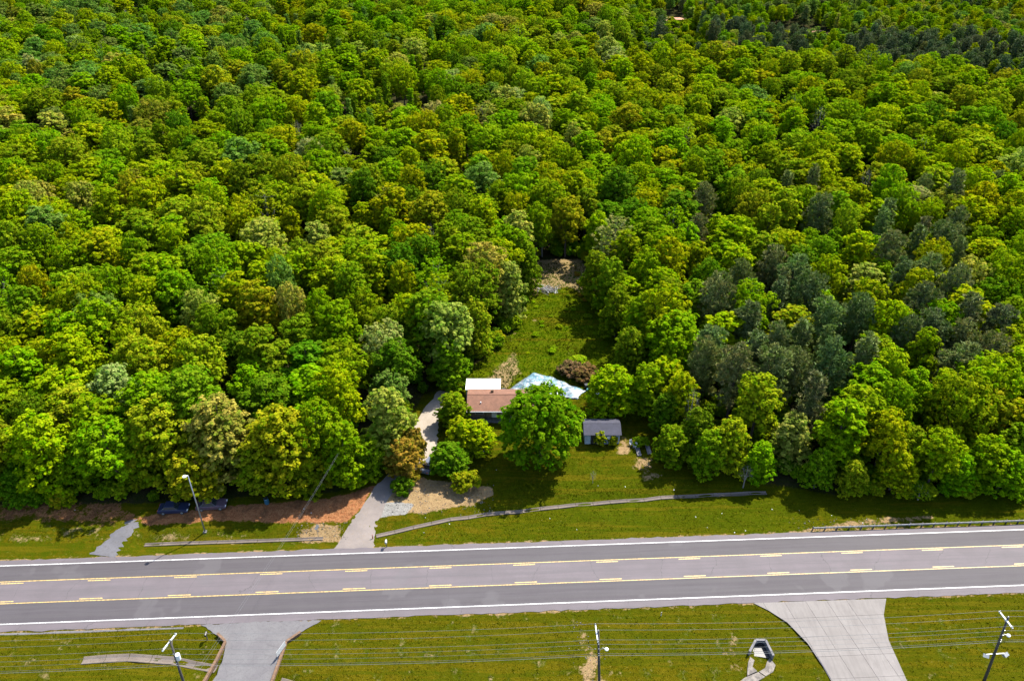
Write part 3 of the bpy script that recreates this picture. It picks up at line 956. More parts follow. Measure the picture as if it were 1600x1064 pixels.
# along the clearing
hero(698, 520, 11, 17, 'round_a', 'tan-olive', 'large pale tan-olive tree overhanging the clearing behind the white patio roof')
hero(757, 430, 12, 18, 'round_c', 'tan-olive', 'tallest tan-olive tree on the clearing edge, halfway to the brush pile')
hero(640, 500, 8.5, 15, 'round_b', 'yellow-green', 'yellow-green tree behind the large tan tree at the clearing')
hero(618, 575, 9, 14, 'round_b', 'deep green', 'deep green tree between the tan drive tree and the tan clearing tree')
hero(808, 372, 9.5, 17, 'tall_a', 'tan-olive', 'tan-olive tree at the far end of the clearing, on the drive side')
hero(838, 355, 8, 16, 'round_b', 'bright green', 'bright green tree at the far end of the grassy clearing')
hero(885, 345, 10, 16, 'round_a', 'olive', 'olive tree closing the end of the grassy clearing')
hero(960, 372, 11, 16, 'wispy', 'pale grey-green', 'pale wispy grey-green tree on the far corner of the clearing', zc=.65)
hero(1072, 385, 8.5, 15, 'tall_a', 'bright green', 'upright bright green tree behind the wispy grey tree')
hero(1150, 372, 9.5, 14, 'wide_a', 'bright green', 'feathery bright green tree in a dark gap of the wood')
hero(1010, 430, 10, 15, 'edge_a', 'bright green', 'wide bright green tree on the shed side of the clearing')
hero(955, 440, 8.5, 14, 'edge_b', 'mid green', 'mid green tree at the clearing edge opposite the brush pile')
hero(1045, 475, 9, 15, 'edge_b', 'mid green', None)
hero(1000, 500, 9, 14, 'edge_a', 'bright green', None)
hero(1050, 560, 8, 13, 'edge_b', 'bright green', 'bright green tree at the clearing edge beyond the shed')
hero(1065, 620, 7.5, 12, 'edge_a', 'yellow-green', 'yellow-green tree at the wood edge across the lawn from the shed')
hero(1040, 640, 6, 9, 'edge_b', 'deep green', None)
hero(1090, 670, 7, 10, 'edge_a', 'deep green', None)
hero(1143, 688, 7.7, 10.5, 'edge_a', 'olive', 'olive-tipped tree above the upper end of the long drainage channel')
hero(1240, 678, 7.7, 11.0, 'edge_b', 'tan-olive', 'tan-brown tree in front of the two big pines')
hero(1340, 653, 12.1, 14.0, 'edge_a', 'bright green', 'vivid green broad tree standing tallest above the guardrail end')
hero(1385, 590, 9.9, 15.0, 'edge_a', 'yellow-green', 'yellow-olive tree directly behind the vivid green broad tree')
hero(1465, 618, 7.2, 14.0, 'cone_a', 'yellow-green', 'slender cone-shaped yellow-green tree behind the guardrail')
hero(1470, 698, 8.2, 10.0, 'edge_b', 'yellow-green', None)
hero(1545, 648, 9.9, 13.0, 'edge_b', 'olive', None)
hero(1420, 698, 7.7, 10.0, 'edge_b', 'mid green', None)
hero(1540, 713, 8.8, 10.0, 'edge_a', 'bright green', None)
hero(1600, 698, 8.8, 11.0, 'edge_b', 'mid green', None)
hero(1282, 726, 5.5, 8.0, 'edge_a', 'mid green', None)
hero(1190, 715, 6, 8, 'edge_b', 'bright green', None)
hero(1335, 742, 5.0, 7.0, 'edge_b', 'olive', None)
hero(1402, 730, 7.5, 8.0, 'edge_a', 'yellow-green', None)
hero(1500, 733, 6.5, 8.0, 'edge_b', 'bright green', None)
hero(1575, 728, 8, 8.5, 'edge_a', 'bright green', None)
hero(1440, 765, 4.5, 3.4, 'wispy', 'olive', None)
hero(700, 560, 8.5, 11, 'edge_b', 'mid green', 'rounded green tree hanging over the grass behind the white patio roof')
hero(740, 505, 8.5, 13, 'edge_a', 'olive', None)
hero(795, 445, 8.5, 14, 'edge_b', 'tan-olive', None)
hero(822, 410, 7.5, 13, 'edge_a', 'mid green', None)
hero(985, 545, 7.5, 11, 'edge_a', 'mid green', None)
hero(1012, 600, 7.5, 11, 'edge_b', 'bright green', None)
hero(965, 480, 8, 12, 'edge_a', 'mid green', None)
hero(930, 425, 8, 13, 'edge_b', 'mid green', None)
hero(1050, 690, 6.5, 8, 'edge_b', 'mid green', None)
hero(1110, 700, 7, 9, 'edge_a', 'mid green', None)
PN_ = 'pine_tree'
hero(1148, 590, 8.5, 17, 'pine_c', 'grey-green', 'big grey-green pine nearest to the clearing, left of its twin', PN_)
hero(1205, 585, 9, 17.5, 'pine_a', 'grey-green', 'big grey-green pine of the pair, farther from the clearing', PN_)
for px, py, k in ((1165, 505, 'a'), (1215, 470, 'b'), (1262, 465, 'c'), (1290, 500, 'a'), (1250, 535, 'b'), (1300, 565, 'a'), (1120, 470, 'c'), (1340, 500, 'c'), (1390, 395, 'a'),
                  (1430, 385, 'b'), (1470, 380, 'c'), (1445, 430, 'a'), (1405, 440, 'b'), (1490, 455, 'c'), (1510, 500, 'b'), (1455, 520, 'a'), (1415, 530, 'c'), (1560, 510, 'a'),
                  (1385, 340, 'b'), (1490, 300, 'b'), (1440, 480, 'a'), (1545, 560, 'c'), (1350, 560, 'b'), (1240, 430, 'a'), (1180, 555, 'b'), (1110, 545, 'a'), (1500, 570, 'a'), (1270, 620, 'b')):
    hero(px, py, rnd.uniform(7.8, 9.6), rnd.uniform(16, 18.5), 'pine_' + k, rnd.choice(['grey-green', 'dark grey-green', 'dark grey-green']), None, PN_, zc=.68)
hero(1508, 600, 5.0, 9, 'bare', 'grey-green', 'leafless pale tree with tangled bare limbs behind the cone-shaped tree', 'bare_tree')
hero(1166, 738, 3.2, 5.0, 'bare', 'grey-green', 'small bleached leafless sapling at the wood edge above the channel', 'bare_tree')
hero(927, 742, 1.6, 2.6, 'bare', 'grey-green', 'thin leafless sapling standing alone on the front lawn', 'bare_tree')

# ------------------------------------------------------------------ the rest of the wood
hx = np.array([(t['x'], t['y'], t['w'] * .5) for t in TREES if t['name'] != 'shrub'])


def scatter(xmin, xmax, ymin, ymax, r_fun, tries, seed):
    g = np.random.default_rng(seed)
    cell = 4.0
    grid = {}
    out = []
    cand = np.stack([g.uniform(xmin, xmax, tries), g.uniform(ymin, ymax, tries)], 1)
    lim = 40 + (cand[:, 1] + 62) * .665 + 18
    ok = (in_wood(cand) > 1.2) & (np.abs(cand[:, 0]) < lim)
    # the mown strip and young wood beyond the far edge
    for x, y in cand[ok]:
        r = r_fun(x, y)
        cx, cy = int(x // cell), int(y // cell)
        bad = False
        for i in range(cx - 2, cx + 3):
            for j in range(cy - 2, cy + 3):
                for (qx, qy) in grid.get((i, j), ()):
                    if (qx - x) ** 2 + (qy - y) ** 2 < r * r: bad = True; break
                if bad: break
            if bad: break
        if bad: continue
        if len(hx) and (((hx[:, 0] - x) ** 2 + (hx[:, 1] - y) ** 2) < (hx[:, 2] * .62 + 1.2) ** 2).any(): continue
        grid.setdefault((cx, cy), []).append((x, y)); out.append((x, y))
    return np.array(out)


def break_y(x): return 318 + 14 * math.sin(x * .02) - .06 * x       # the far edge of the old wood, seen on the guardrail side


def young(x, y): return x > 45 + (y - 300) * .1 and y > break_y(x)


BARE = [at(1040, 33), at(1236, 50)]
pts = scatter(-420, 420, 88, FAR_Y, lambda x, y: 4.3 if young(x, y) else (6.0 if y < 200 else 7.0), 90000, 5)


def proj(x, y, z):
    d = y * math.cos(PITCH) - (z - CAM_H) * math.sin(PITCH)
    return 800 + FPX * x / d, 532 - FPX * (y * math.sin(PITCH) + (z - CAM_H) * math.cos(PITCH)) / d, FPX / d


def fbm(x, y, s, o): return math.sin(x / s + o) * math.sin(y / s * 1.3 + o * 2) + .5 * math.sin(x / s * 2.3 + o * 3 + y / s * 1.7)


def choose(x, y):
    px, py, sc = proj(x, y, 12)
    r = rnd.random()
    if young(x, y):
        strip_ = y < break_y(x) + 70 and (px > 1330 or (1030 < px < 1260 and r < .5))
        if strip_ and r < .76:
            return rnd.choice(PINES), rnd.uniform(6, 8), rnd.uniform(11, 14), 'far pine'
        k = rnd.choice(['cone_a', 'tall_a', 'round_b', 'tall_b', 'round_a'])
        return k, rnd.uniform(5, 8), rnd.uniform(7.5, 12), rnd.choices(['yellow-green', 'bright green', 'mid green', 'blue-green', 'dark grey-green', 'tan-olive'], [3, 3, 2, 3, 1, 1])[0]
    if (1090 < px < 1335 and 425 < py < 600 and r < .5) or (1335 < px < 1530 and 340 < py < 540 and r < .4) or (1080 < px < 1600 and 280 < py < 600 and r < .12):
        return rnd.choice(PINES), rnd.uniform(6, 8), rnd.uniform(14, 17), 'grey-green'
    z = fbm(x, y, 26, 1.0); z2 = fbm(x, y, 41, 4.0)
    wts = dict(zip(('yellow-green', 'bright green', 'mid green', 'deep green', 'olive', 'tan-olive', 'blue-green', 'brownish green', 'pale grey-green'),
                   (3.8, 3.2, 2.8, .8, 1.5, .7, .2, .12, .15)))
    if z > .4: wts['olive'] *= 2; wts['tan-olive'] *= 2.2
    if z < -.4: wts['bright green'] *= 2; wts['deep green'] *= 1.8
    if z2 > .6: wts['yellow-green'] *= 1.8
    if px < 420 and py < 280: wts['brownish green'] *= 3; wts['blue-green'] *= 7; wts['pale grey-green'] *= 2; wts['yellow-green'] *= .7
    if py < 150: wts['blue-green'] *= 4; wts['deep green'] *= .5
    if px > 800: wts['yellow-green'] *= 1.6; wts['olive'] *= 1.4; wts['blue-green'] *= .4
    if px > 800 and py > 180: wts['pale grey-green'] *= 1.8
    c = rnd.choices(list(wts), list(wts.values()))[0]
    k = rnd.choice(BROAD)
    if rnd.random() < .014: return 'bare', rnd.uniform(4.5, 6.5), rnd.uniform(12.5, 15), 'pale grey-green'
    if 200 < px < 700 and py < 190 and r < .4: k, c = 'cone_a', rnd.choice(['blue-green', 'mid green', 'bright green'])
    elif r < .04: k = 'wispy'
    w = rnd.uniform(8.8, 13.0) if rnd.random() < .8 else rnd.uniform(6, 8.5)
    if y > 200: w *= 1.12
    if k == 'cone_a': w = rnd.uniform(5, 7)
    h = rnd.uniform(12.5, 17.5) * (.75 + .25 * min(1, w / 9))
    return k, w, h, c


bad = np.zeros(len(pts), bool)
for (bx_, by_), (rx_, ry_) in zip(BARE, ((9, 95), (15, 30))):
    bad |= (np.abs(pts[:, 0] - bx_) < rx_) & (pts[:, 1] > by_ - ry_) & (pts[:, 1] < by_ + 9)
bad |= np.array([x > 45 and abs(y - break_y(x) - 5) < 5 for x, y in pts])
pts = pts[~bad]
spec = []
dist_edge = in_wood(pts)
for (x, y), de in zip(pts, dist_edge):
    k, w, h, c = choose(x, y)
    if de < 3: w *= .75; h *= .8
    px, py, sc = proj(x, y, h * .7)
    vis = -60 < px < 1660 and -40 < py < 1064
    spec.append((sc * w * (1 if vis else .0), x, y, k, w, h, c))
spec.sort(key=lambda s: -s[0])
MAX_IND = 300
n_own = {'broadleaf_tree': sum(t['name'] == 'broadleaf_tree' for t in TREES), 'pine_tree': sum(t['name'] == PN_ for t in TREES)}
rest = []
for s in spec:
    _, x, y, k, w, h, c = s
    nm = PN_ if k in PINES else ('bare_tree' if k == 'bare' else 'broadleaf_tree')
    n_own.setdefault(nm, 0)
    if s[0] > 0 and n_own['broadleaf_tree'] + n_own['pine_tree'] < MAX_IND:
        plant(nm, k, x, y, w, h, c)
        n_own[nm] += 1
    else:
        rest.append(s)

# labels for the trees found by where they stand: row back from the road, count out from the clearing
ORD = ['first', 'second', 'third', 'fourth', 'fifth', 'sixth', 'seventh', 'eighth', 'ninth', 'tenth', 'eleventh', 'twelfth', 'thirteenth', 'fourteenth', 'fifteenth', 'sixteenth',
       'seventeenth', 'eighteenth', 'nineteenth', 'twentieth'] + ['number ' + str(i) for i in range(21, 60)]
auto = [t for t in TREES if t['auto']]
for side in (-1, 1):
    grp = sorted((t for t in auto if (t['x'] < 10 + (t['y'] - 100) * .0) == (side < 0)), key=lambda t: t['y'])
    where = 'drive-side wood' if side < 0 else 'guardrail-side wood'
    per_row = 13
    for r in range(0, len(grp), per_row):
        row = sorted(grp[r:r + per_row], key=lambda t: -t['x'] if side < 0 else t['x'])
        for i, t in enumerate(row):
            size = 'tall' if t['h'] > 15.3 else ('low' if t['h'] < 11 else 'medium')
            what = 'pine' if t['name'] == PN_ else 'leafy tree'
            if t['name'] == 'bare_tree':
                t['o']['label'] = f"leafless pale-limbed tree, {where}, row {ORD[r // per_row]}, {ORD[i]} out from clearing"
                continue
            t['o']['label'] = f"{size} {t['colour']} {what}, {where}, row {ORD[r // per_row]}, {ORD[i]} out from clearing"
for t in TREES:
    if t['name'] == PN_: t['o']['group'] = 'pines in the wood by the guardrail'
    elif t['name'] == 'broadleaf_tree': t['o']['group'] = 'broadleaf trees of the wood'


def wood_object(name, items, keys):
    """all remaining trees as one object: points carrying size, turn and tint, a crown and a trunk set on each"""
    n = len(items)
    me = bpy.data.meshes.new(name)
    P = np.array([(s[1], s[2], 0) for s in items], np.float32)
    P[:, 2] = height(P[:, 0], P[:, 1])
    me.vertices.add(n); me.vertices.foreach_set('co', P.ravel())
    sc, tint, rot, ki = [], [], [], []
    for _, x, y, k, w, h, c in items:
        w0, h0 = KINDS[k][2:]
        sc.append((w / w0, w / w0, h / h0))
        col = COL[c]
        tint.append([col[i] * rnd.uniform(.86, 1.14) for i in range(3)] + [1])
        rot.append((0, 0, rnd.uniform(0, 6.28))); ki.append(keys.index(k))
    me.attributes.new('size', 'FLOAT_VECTOR', 'POINT').data.foreach_set('vector', np.array(sc, np.float32).ravel())
    me.attributes.new('turn', 'FLOAT_VECTOR', 'POINT').data.foreach_set('vector', np.array(rot, np.float32).ravel())
    me.attributes.new('tint', 'FLOAT_COLOR', 'POINT').data.foreach_set('color', np.array(tint, np.float32).ravel())
    me.attributes.new('sort', 'INT', 'POINT').data.foreach_set('value', np.array(ki, np.int32))
    o = link(name, me)
    o.color = (0, 0, 0, 1)
    ng = bpy.data.node_groups.new(name, 'GeometryNodeTree')
    ng.interface.new_socket('Geometry', in_out='INPUT', socket_type='NodeSocketGeometry')
    ng.interface.new_socket('Geometry', in_out='OUTPUT', socket_type='NodeSocketGeometry')
    gi, go, jn = ng.nodes.new('NodeGroupInput'), ng.nodes.new('NodeGroupOutput'), ng.nodes.new('GeometryNodeJoinGeometry')

    def named(nm, t):
        a = ng.nodes.new('GeometryNodeInputNamedAttribute'); a.data_type = t; a.inputs['Name'].default_value = nm
        return [s for s in a.outputs if s.enabled and s.name == 'Attribute'][0]
    a_s, a_t, a_k = named('size', 'FLOAT_VECTOR'), named('turn', 'FLOAT_VECTOR'), named('sort', 'INT')
    e2r = ng.nodes.new('FunctionNodeEulerToRotation'); ng.links.new(a_t, e2r.inputs[0])
    used = {s[3] for s in items}
    for i, k in enumerate(keys):
        if k not in used: continue
        cmp_ = ng.nodes.new('FunctionNodeCompare'); cmp_.data_type = 'INT'; cmp_.operation = 'EQUAL'
        ii = [s for s in cmp_.inputs if s.enabled]
        ng.links.new(a_k, ii[0]); ii[1].default_value = i
        for which in (0, 1):
            src = next((t['o'].children[which] for t in TREES if t['key'] == k), None)
            if src is None:
                src = bpy.data.objects.new('crown' if which == 0 else 'trunk', KINDS[k][which])
            oi = ng.nodes.new('GeometryNodeObjectInfo'); oi.transform_space = 'ORIGINAL'
            oi.inputs['Object'].default_value = src; oi.inputs['As Instance'].default_value = True
            ip = ng.nodes.new('GeometryNodeInstanceOnPoints')
            ng.links.new(gi.outputs[0], ip.inputs['Points']); ng.links.new(cmp_.outputs[0], ip.inputs['Selection'])
            ng.links.new(oi.outputs['Geometry'], ip.inputs['Instance'])
            ng.links.new(e2r.outputs[0], ip.inputs['Rotation']); ng.links.new(a_s, ip.inputs['Scale'])
            ng.links.new(ip.outputs[0], jn.inputs[0])
    ng.links.new(jn.outputs[0], go.inputs[0])
    md = o.modifiers.new('trees', 'NODES'); md.node_group = ng
    return o


ALLK = list(KINDS)
tag(wood_object('forest', rest, ALLK), 'unbroken spring woodland of mixed green trees stretching to the top of the picture', 'forest', kind='stuff')

# undergrowth along the wood's edges and under it
ug = []
g2 = np.random.default_rng(3)
cand = np.stack([g2.uniform(-120, 120, 14000), g2.uniform(88, 240, 14000)], 1)
dd = in_wood(cand)
for (x, y), d in zip(cand, dd):
    if d < -.2: continue
    if d < 5: p = .5
    elif y < 240: p = .30
    else: p = 0
    if -60 < x < -22 and y < 97: p *= .25
    if g2.uniform() > p: continue
    s = g2.uniform(.5, 1.0)
    ug.append((0, x, y, 'shrub_a' if g2.uniform() < .5 else 'shrub_b', 3.8 * s, 2.9 * s, rnd.choice(['mid green', 'deep green', 'bright green', 'mid green', 'olive'])))
for bx_, by_ in BARE:                              # scrub growing up in front of the far bare soil
    for i in range(90):
        ug.append((0, bx_ + rnd.uniform(-11, 11), by_ - rnd.uniform(8, 90), rnd.choice(['shrub_a', 'shrub_b']), rnd.uniform(3, 6), rnd.uniform(1.8, 4.0), rnd.choice(['yellow-green', 'bright green', 'mid green', 'olive'])))
for i in range(60):                                # weeds and briars of the overgrown clearing
    if i < 34: x, y = rnd.uniform(3, 24), rnd.uniform(124, 156)
    else: x, y = rnd.uniform(15, 21), rnd.uniform(152, 168)
    s_ = rnd.uniform(.25, .65)
    ug.append((0, x, y, rnd.choice(['shrub_a', 'shrub_b']), 3.0 * s_, 1.0 * s_, rnd.choice(['bright green', 'mid green', 'bright green', 'yellow-green'] if i < 34 else ['brownish green', 'orange-brown', 'olive'])))
tag(wood_object('undergrowth', ug, ALLK), 'leafy low undergrowth along the edge of the wood', 'undergrowth', kind='stuff')


# ------------------------------------------------------------------ grass tufts
def tufts(n, seed):
    g = np.random.default_rng(seed)
    P = np.concatenate([
        np.stack([g.uniform(-90, 95, n), g.uniform(83, 96, n)], 1), np.stack([g.uniform(-75, 75, n), g.uniform(52, 74, n)], 1),
        np.stack([g.uniform(-22, 32, n * 2), g.uniform(92, 172, n * 2)], 1)])
    v = -P[:, 0] * math.sin(ROAD_A) + P[:, 1] * math.cos(ROAD_A)
    bad = (v > V_LO - .25) & (v < V_HI + .2)
    bad |= (poly_sd(P, A_DRIVE) > -.3) | (poly_sd(P, C_DRIVE) > -.1) | (line_d(P, DRIVE) < 2.2)
    bad |= np.minimum.reduce([line_d(P, L) for L in (DITCH_E, DITCH_W, DITCH_S, DITCH_S2)]) < .36
    bad |= (in_wood(P) > 2) | (line_d(P, [(-60.8, 79), (-58.8, 88)]) < 1.9)
    for pl, pr in ((CLAY, .9), (SAND, .9), (SHEDDIRT, .8), (PALE, 1)):
        bad |= (poly_sd(P, pl) > 0) & (g.uniform(0, 1, len(P)) < pr)
    return P[~bad], g


GP_, g3 = tufts(14000, 8)
tall = (GP_[:, 1] > 118)
nb = 3
base_ = np.repeat(GP_, nb, 0); hgt = np.repeat(np.where(tall, g3.uniform(.10, .30, len(GP_)), g3.uniform(.05, .13, len(GP_))), nb)
ang = g3.uniform(0, 6.28, len(base_)); wd = np.where(np.repeat(tall, nb), .10, .07) * g3.uniform(.6, 1.4, len(base_))
bx = base_ + g3.normal(0, .10, base_.shape); zb = height(bx[:, 0], bx[:, 1])
dx, dy = np.cos(ang), np.sin(ang)
lean_ = g3.uniform(-1.6, 1.6, len(base_)) * hgt
V = np.stack([np.stack([bx[:, 0] - dx * wd, bx[:, 1] - dy * wd, zb - .03], 1), np.stack([bx[:, 0] + dx * wd, bx[:, 1] + dy * wd, zb - .03], 1),
              np.stack([bx[:, 0] - dy * lean_, bx[:, 1] + dx * lean_, zb + hgt], 1)], 1).reshape(-1, 3)
mt, nt, b, out = new_mat('grass_blade')
co = objco(nt)
gc = mix(nt, step(nt, noise(nt, .25, 4, .6, co), .35, .65), (.048, .047, .001), (.029, .046, .001))
gc = mix(nt, math_(nt, 'MULTIPLY', step(nt, noise(nt, 8, 2, .6, co), .5, .62), .7), gc, (.022, .034, .001))
gc = mix(nt, step(nt, noise(nt, 1.4, 3, .6, co), .55, .7), gc, (.080, .066, .006))
sy_ = nd(nt, 'ShaderNodeSeparateXYZ'); nt.links.new(co, sy_.inputs[0])
gc = mix(nt, math_(nt, 'MULTIPLY', step(nt, sy_.outputs[1], 118, 130), step(nt, noise(nt, .12, 3, .6, co), .38, .56)), gc, (.058, .108, .001))
nt.links.new(gc, b.inputs['Base Color']); b.inputs['Roughness'].default_value = .7
b.inputs['Specular IOR Level'].default_value = .0
tr = nd(nt, 'ShaderNodeBsdfTranslucent'); nt.links.new(gc, tr.inputs[0])
mx = nd(nt, 'ShaderNodeMixShader', i_Fac=.5); nt.links.new(b.outputs[0], mx.inputs[1]); nt.links.new(tr.outputs[0], mx.inputs[2])
nt.links.new(mx.outputs[0], out.inputs['Surface'])
gr = mesh_np('grass', V, np.arange(len(V)).reshape(-1, 3), mt)
tag(link('grass', gr), 'short rough grass growing on the verges and in the clearing', 'grass', kind='stuff')


# ------------------------------------------------------------------ house
def on(root, o):
    return o


hx0, hx1, hyf, hyr, hyb = -8.1, 6.4, 110.9, 114.4, 117.0
hz_e, hz_r, hz_b = 2.6, 3.75, 2.9
house = empty('house', (hx0, hyf, 0), 0, 'single-storey house with brown shingle roof half hidden behind the big yard tree', 'house')


def put(o, root):
    o.parent = root
    o.matrix_parent_inverse = Matrix.Translation(root.location).inverted()
    return o


put(MB().box(((hx0 + hx1) / 2, (hyf + 1.5 + hyb - .3) / 2, 1.25), (hx1 - hx0 - .9, hyb - hyf - 1.8, 2.7)).build('wall', M['brick_wall']), house)


def roof_slab(name, y0, z0, y1, z1, th=.14):
    yc = (y0 + y1) / 2; L = math.hypot(y1 - y0, z1 - z0); a = math.atan2(z1 - z0, y1 - y0)
    mb = MB().box((0, 0, 0), (hx1 - hx0, L, th))
    o = mb.build(name, M['brown_shingle'])
    o.location = ((hx0 + hx1) / 2, yc, (z0 + z1) / 2); o.rotation_euler = (a, 0, 0)
    return put(o, house)


roof_slab('roof', hyf, hz_e, hyr - .05, hz_r)
roof_slab('roof', hyr + .05, hz_r, hyb, hz_b)
put(MB().box(((hx0 + hx1) / 2, hyr, hz_r + .07), (hx1 - hx0, .28, .07)).build('ridge_cap', M['brown_shingle']), house)
put(MB().box(((hx0 + hx1) / 2, hyf - .06, hz_e - .05), (hx1 - hx0 + .05, .1, .16)).build('gutter', M['white_paint']), house)
for x in (hx0 + .5, hx0 + 3.4, hx0 + 6.5, hx0 + 9.5):
    put(MB().box((x, hyf + .2, 1.25), (.11, .11, 2.5)).build('porch_post', M['dark_metal']), house)
put(MB().box(((hx0 + hx1) / 2, hyf + .75, .06), (hx1 - hx0 - 1, 1.5, .14)).build('porch_floor', M['grey_conc']), house)
for x in (hx0 + 2.2, hx0 + 7.6):
    w_ = put(MB().box((x, hyf + 1.46, 1.45), (1.5, .1, 1.2)).build('window', M['white_paint']), house)
    p_ = MB().box((x, hyf + 1.43, 1.45), (1.3, .1, 1.0)).build('pane', M['glass'])
    p_.parent = w_
d_ = put(MB().box((hx0 + 4.9, hyf + 1.46, 1.05), (.95, .1, 2.05)).build('door', M['white_paint']), house)
h_ = MB().box((hx0 + 5.25, hyf + 1.38, 1.0), (.06, .1, .14)).build('handle', M['dark_metal']); h_.parent = d_
put(MB().tube([(-5.6, 112.5, 2.9), (-5.6, 112.5, 3.55)], .10).build('vent_pipe', M['white_paint']), house)
put(MB().box((-3.6, 115.3, 3.65), (.5, .5, .9)).build('chimney', M['headwall']), house)
# patio roof of white ribbed metal sheets behind the house
PX0, PX1, PY0, PY1 = -8.6, -2.1, 116.95, 121.0
sheets = 7
for i in range(sheets):
    a, b_ = PX0 + (PX1 - PX0) * i / sheets, PX0 + (PX1 - PX0) * (i + 1) / sheets
    mb = MB()
    xs_ = np.linspace(a + .006, b_ - .006, 13)
    zz = [.05 if k % 3 == 0 else 0 for k in range(13)]
    V = [(x, PY0, 2.86 + z) for x, z in zip(xs_, zz)] + [(x, PY1, 2.35 + z) for x, z in zip(xs_, zz)]
    V += [(x, y, z - .03) for x, y, z in V]
    F = [(k, k + 1, 14 + k, 13 + k) for k in range(12)] + [(26 + k, 39 + k, 40 + k, 27 + k) for k in range(12)]
    F += [(13 + k, 14 + k, 40 + k, 39 + k) for k in range(12)] + [(k, 26 + k, 27 + k, k + 1) for k in range(12)]
    mb.add(V, F)
    put(mb.build('roof_panel', M['white_paint']), house)
put(MB().box(((PX0 + PX1) / 2, PY1 + .03, 2.3), (PX1 - PX0 + .1, .07, .14)).build('patio_fascia', M['white_paint']), house)
for x, y in ((PX0 + .15, PY1 - .15), ((PX0 + PX1) / 2, PY1 - .15), (PX1 - .15, PY1 - .15), (PX0 + .15, PY0 + .6)):
    put(MB().box((x, y, 1.15), (.1, .1, 2.4)).build('patio_post', M['white_paint']), house)


def barrel(x, y, mat, label, r=.32, h=.95):
    o = empty('barrel', (x, y, gz(x, y)), 0, label, 'barrel')
    mb = MB()
    mb.tube([(0, 0, 0), (0, 0, h * .1), (0, 0, h * .33), (0, 0, h * .36), (0, 0, h * .66), (0, 0, h * .69), (0, 0, h * .95), (0, 0, h)], [r * .93, r, r, r * 1.05, r, r * 1.05, r, r * .92], 16)
    mb.build('drum', mat, o)
    MB().tube([(0, 0, h), (0, 0, h + .03)], [r * .8, r * .78], 16).build('lid', M['dark_metal'], o)
    return o


barrel(-1.6, 119.6, M['blue_plastic'], 'blue barrel at the corner of the white patio roof', .4, 1.1)
barrel(-39.1, 91.2, M['blue_plastic'], 'blue barrel in the shade at the foot of the clay bank trees', .36, 1.1)

# tarpaulin
mt, nt, b, _ = new_mat('tarpaulin')
co = objco(nt)
tn = noise(nt, .8, 4, .6, co, 1.5)
ln = noise(nt, .7, 3, .55, co, 1.2)
c = mix(nt, step(nt, tn, .44, .56), (0.069, 0.144, 0.173), (0.196, 0.213, 0.225))
fold_shade = math_(nt, 'SUBTRACT', 1, step(nt, math_(nt, 'ABSOLUTE', math_(nt, 'SUBTRACT', ln, .5)),   .02, .05))  # dark crease lines, the shade of folds drawn into the colour
c = mix(nt, math_(nt, 'MULTIPLY', fold_shade, .8), c, (.015, .04, .07))
nt.links.new(c, b.inputs['Base Color']); b.inputs['Roughness'].default_value = .45
TP = [(-.9, 119.2), (-.6, 121.0), (4.1, 126.3), (6.3, 125.6), (8.7, 124.4), (11.6, 122.2), (14.4, 120.6), (13.5, 119.6), (12.4, 117.9), (9, 118.2), (4, 118.0)]
tx, ty = np.arange(-2, 15.2, .22), np.arange(117, 127, .22)
TX, TY = np.meshgrid(tx, ty); TPnt = np.stack([TX.ravel(), TY.ravel()], 1)
sdv = poly_sd(TPnt, TP)
g4 = np.random.default_rng(21)
cr_ = sum(a * np.sin(TPnt[:, 0] * fx + TPnt[:, 1] * fy + ph) for a, fx, fy, ph in
          [(g4.uniform(.02, .07), *g4.normal(0, 1.3, 2), g4.uniform(0, 6)) for _ in range(12)])
crease = np.abs(cr_) * 1.1
TZ = height(TPnt[:, 0], TPnt[:, 1]) + .07 + np.clip(sdv, 0, 2.4) / 2.4 * .8 + crease * np.clip(sdv + .3, .1, 1)
ix = np.arange(len(TPnt)).reshape(TX.shape)
F = np.stack([ix[:-1, :-1].ravel(), ix[:-1, 1:].ravel(), ix[1:, 1:].ravel(), ix[1:, :-1].ravel()], 1)
F = F[(sdv[F] > g4.normal(0, .05, len(sdv))[F]).all(1)]
used = np.unique(F); remap = -np.ones(len(TPnt), int); remap[used] = np.arange(len(used))
to = link('tarpaulin', mesh_np('tarpaulin', np.concatenate([TPnt, TZ[:, None]], 1)[used], remap[F], mt, smooth=True))
tag(to, 'crumpled blue and white tarpaulin spread on the grass behind the house', 'tarpaulin')
so = to.modifiers.new('thick', 'SOLIDIFY'); so.thickness = .02

# shed
shed = empty('shed', (12.4, 104.9, 0), 0, 'small grey-roofed shed with pale blue-grey walls and creepers on the front', 'shed')
put(MB().box((15.65, 107.1, 1.05), (6.0, 3.7, 2.2)).build('wall', M['siding']), shed)
for k in range(9):
    put(MB().box((12.9 + k * .69, 105.22, 1.1), (.045, .05, 2.1)).build('batten', M['siding']), shed)
for nm, y0, z0, y1, z1 in (('roof', 104.9, 2.2, 107.1, 2.98), ('roof', 107.14, 2.98, 109.3, 2.2)):
    L = math.hypot(y1 - y0, z1 - z0)
    o = MB().box((0, 0, 0), (6.5, L, .1)).build(nm, M['shaded_grey_shingle'])
    o.location = (15.65, (y0 + y1) / 2, (z0 + z1) / 2); o.rotation_euler = (math.atan2(z1 - z0, y1 - y0), 0, 0)
    put(o, shed)
put(MB().add([(12.66, 105.25, 2.1), (12.66, 108.95, 2.1), (12.66, 107.1, 2.85), (12.7, 105.25, 2.1), (12.7, 108.95, 2.1), (12.7, 107.1, 2.85)],
             [(0, 1, 2), (5, 4, 3), (0, 3, 4, 1), (1, 4, 5, 2), (2, 5, 3, 0)]).build('gable', M['siding']), shed)
